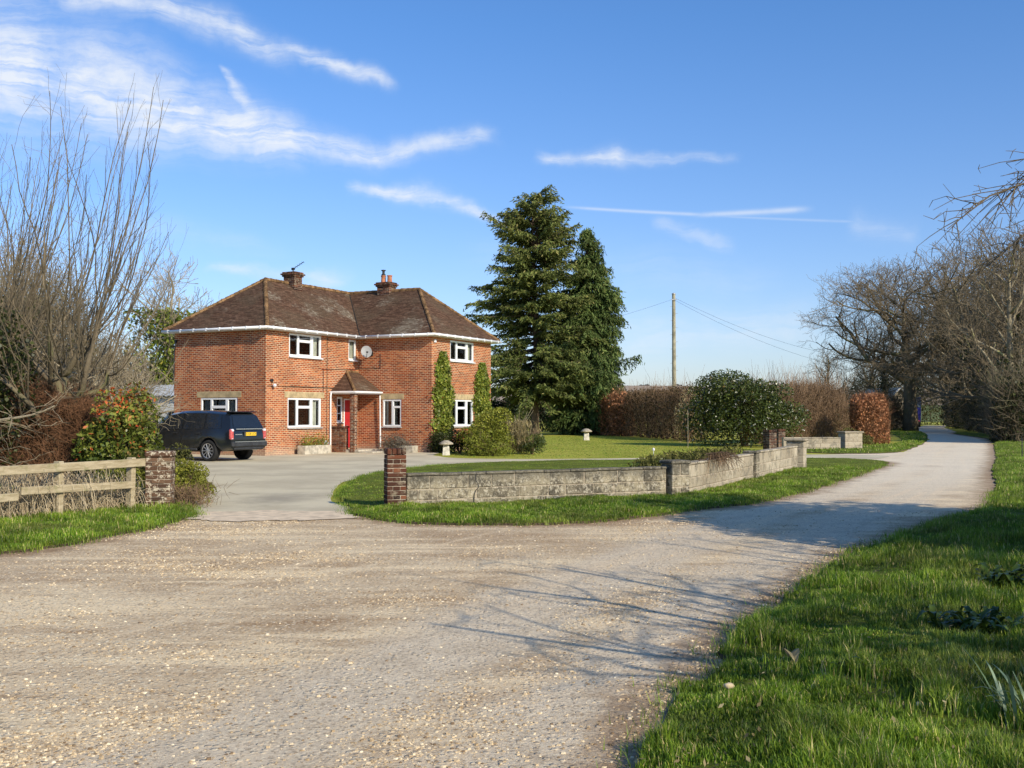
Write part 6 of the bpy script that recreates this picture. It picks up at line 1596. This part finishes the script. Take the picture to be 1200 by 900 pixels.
for k, (x, y, s, lab, mt) in enumerate(((1.72, 6.55, .09, 'pale curled dead leaf standing in the verge grass', 'tan_leaf'), (1.22, 6.0, .05, 'small pinkish stone lying in the verge grass', 'pebble'), (2.15, 5.6, .06, 'small whitish stone near the bottom of the verge', 'pebble'))):
    m = MB()
    if mt == 'tan_leaf':
        t_ = np.linspace(-1, 1, 5); V = [(u * s * .5 * (1 - abs(v) ** 2 * .7), v * s, .02 + .03 * u * u + .05 * (1 - v * v)) for v in t_ for u in (-1, 0, 1)]
        m.add(V, np.array([[i * 3 + j, i * 3 + j + 1, i * 3 + j + 4, i * 3 + j + 3] for i in range(4) for j in range(2)]), .8)
        o = m.build('dead_leaf', MAT[mt]); o.location = (x, y, .11); tag(o, lab, 'leaf')
    else:
        rs = np.random.default_rng(k); bm = bmesh.new(); bmesh.ops.create_icosphere(bm, subdivisions=2, radius=s * .5)
        V = np.array([v.co[:] for v in bm.verts]) * np.array([1.2, .9, .75]); V *= (1 + .12 * rs.normal(size=(len(V), 1))); F_ = np.array([[v.index for v in f.verts] for f in bm.faces]); bm.free()
        m.add(V, F_, .6); o = m.build('stone', MAT[mt], smooth=True); o.location = (x, y, .12); tag(o, lab, 'stone')

# ------------------------------------------------------------------ world: Nishita sky with cirrus
sc = bpy.context.scene
w = bpy.data.worlds.new('World'); sc.world = w; w.use_nodes = True
t = NT(w.node_tree)
sky = t.n('ShaderNodeTexSky', sky_type='NISHITA', sun_disc=False, sun_elevation=R(SUN_EL), sun_rotation=R(90 - SUN_AZ), altitude=50.0, air_density=1.0, dust_density=.6, ozone_density=2.2)
d = t.n('ShaderNodeTexCoord').outputs['Generated']
sp = t.n('ShaderNodeSeparateXYZ', {0: d})
az = t.math('ARCTAN2', sp.outputs[0], sp.outputs[1])
hyp = t.math('SQRT', t.math('ADD', t.math('MULTIPLY', sp.outputs[0], sp.outputs[0]), t.math('MULTIPLY', sp.outputs[1], sp.outputs[1])))
el = t.math('ARCTAN2', sp.outputs[2], hyp)
pv = t.n('ShaderNodeCombineXYZ', {0: az, 1: el}).outputs[0]
wn = t.n('ShaderNodeTexNoise', {'Vector': pv, 'Scale': 9.0, 'Detail': 5.0, 'Roughness': .6}).outputs['Color']
wn = t.n('ShaderNodeVectorMath', {0: wn, 1: (.5, .5, .5)}, operation='SUBTRACT').outputs[0]
wn = t.n('ShaderNodeVectorMath', {0: wn, 1: (.06, .045, 0)}, operation='MULTIPLY').outputs[0]
pw = t.n('ShaderNodeVectorMath', {0: pv, 1: wn}, operation='ADD').outputs[0]
def AE(u, v):
    a = math.atan((u - 600) / 1240); return (a, math.atan((485 - v) / 1240 * math.cos(a)), 0)
def streak(p, q, w0, w1, st, warp=True):
    A, B = Vector(AE(*p)), Vector(AE(*q)); D = B - A; L2 = D.length_squared; nrm = Vector((-D.y, D.x, 0)) / D.length
    rel = t.n('ShaderNodeVectorMath', {0: pw if warp else pv, 1: tuple(A)}, operation='SUBTRACT').outputs[0]
    tt = t.math('DIVIDE', t.n('ShaderNodeVectorMath', {0: rel, 1: tuple(D)}, operation='DOT_PRODUCT').outputs['Value'], L2)
    dist = t.n('ShaderNodeVectorMath', {0: rel, 1: tuple(nrm)}, operation='DOT_PRODUCT').outputs['Value']
    wd = t.math('ADD', w0 / 1240, t.math('MULTIPLY', tt, (w1 - w0) / 1240)); wd = t.math('MAXIMUM', wd, 1e-4)
    g = t.math('DIVIDE', dist, wd); g = t.math('EXPONENT', t.math('MULTIPLY', t.math('MULTIPLY', g, g), -1.0))
    e = t.math('MULTIPLY', t.rng(tt, -.12, .12), t.rng(tt, 1.12, .85))
    return t.math('MULTIPLY', t.math('MULTIPLY', g, e), st)
S = [((-260, 20), (60, 85), 62, 66, .95), ((20, 80), (230, 128), 58, 34, .95), ((190, 122), (350, 165), 36, 20, 1.0), ((325, 158), (455, 178), 14, 12, .8), ((430, 176), (575, 162), 12, 8, .62),
     ((60, -8), (260, 18), 12, 16, .75), ((230, 8), (340, 55), 14, 12, .75), ((320, 40), (458, 92), 10, 7, .75), ((255, 70), (300, 140), 4, 12, .7),
     ((410, 218), (505, 228), 7, 9, .75), ((490, 224), (590, 252), 10, 5, .7), ((630, 182), (740, 180), 6, 9, .7), ((725, 180), (860, 178), 7, 4, .45),
     ((760, 262), (860, 282), 8, 10, .3), ((240, 318), (400, 328), 5, 8, .5), ((990, 262), (1080, 276), 14, 10, .22), ((720, 398), (960, 380), 26, 22, .3), ((100, 250), (330, 300), 18, 10, .12), ((560, 300), (900, 330), 24, 24, .12)]
acc = None
for s_ in S:
    v = streak(*s_); acc = v if acc is None else t.math('MAXIMUM', acc, v)
mp = t.n('ShaderNodeMapping', {'Vector': pw, 'Rotation': (0, 0, R(17)), 'Scale': (5.0, 46.0, 1.0)}).outputs[0]
fib = t.n('ShaderNodeTexNoise', {'Vector': mp, 'Scale': 2.2, 'Detail': 8.0, 'Roughness': .62, 'Distortion': .4}).outputs[0]
puff = t.n('ShaderNodeTexNoise', {'Vector': pv, 'Scale': 26.0, 'Detail': 6.0, 'Roughness': .6}).outputs[0]
acc = t.math('MULTIPLY', acc, t.math('MULTIPLY', t.rng(fib, .24, .64, .26, 1.10), t.rng(puff, .25, .65, .45, 1.05)))
ct = t.math('MAXIMUM', streak((672, 242), (835, 251), 1.6, 2.0, .42, False), streak((820, 251), (945, 244), 2.6, 3.2, .5, False))
ct = t.math('MAXIMUM', ct, streak((840, 252), (1010, 259), 1.2, 1.5, .2, False))
acc = t.math('MAXIMUM', acc, t.math('MULTIPLY', ct, t.rng(puff, .25, .55, .5, 1.0)))
acc = t.math('MINIMUM', acc, .93)
hs = t.n('ShaderNodeHueSaturation', {'Hue': .5, 'Saturation': 1.0, 'Value': 1.0, 'Color': sky.outputs[0]}).outputs[0]
g_ = t.n('ShaderNodeMapRange', {0: el, 1: 0.0, 2: .36, 3: 0.0, 4: 1.0}).outputs[0]
hs = t.mix(1.0, hs, t.mix(g_, (1.03, 1.06, 1.33), (.68, 1.06, 1.50)), 'MULTIPLY')
colr = t.mix(acc, hs, (7.2, 7.6, 8.2))
bg = t.n('ShaderNodeBackground', {'Color': colr, 'Strength': .12})
t.n('ShaderNodeOutputWorld', {'Surface': bg.outputs[0]})

sun = bpy.data.lights.new('sun', 'SUN'); sun.energy = 5.0; sun.angle = R(.45); sun.color = (1.0, .905, .74)
so = bpy.data.objects.new('sun', sun); COL.objects.link(so)
dv = Vector((math.cos(R(SUN_AZ)) * math.cos(R(SUN_EL)), math.sin(R(SUN_AZ)) * math.cos(R(SUN_EL)), math.sin(R(SUN_EL))))
so.rotation_euler = dv.to_track_quat('Z', 'Y').to_euler(); so.location = tuple(dv * 60)

# ------------------------------------------------------------------ camera
cam = bpy.data.cameras.new('camera'); cam.sensor_width = 36.0; cam.lens = 1240 / 1200 * 36.0; cam.clip_start = .05; cam.clip_end = 6000
co = bpy.data.objects.new('camera', cam); COL.objects.link(co); co.location = (0, 0, 1.65)
co.rotation_euler = (R(90) + math.atan(35 / 1240), 0, 0)
sc.camera = co
sc.view_settings.view_transform = 'Standard'; sc.view_settings.look = 'None'; sc.view_settings.exposure = 0.0; sc.view_settings.gamma = 1.0
sc.cycles.max_bounces = 6; sc.cycles.diffuse_bounces = 3; sc.cycles.glossy_bounces = 2; sc.cycles.transmission_bounces = 3; sc.cycles.transparent_max_bounces = 8
sc.cycles.use_denoising = True
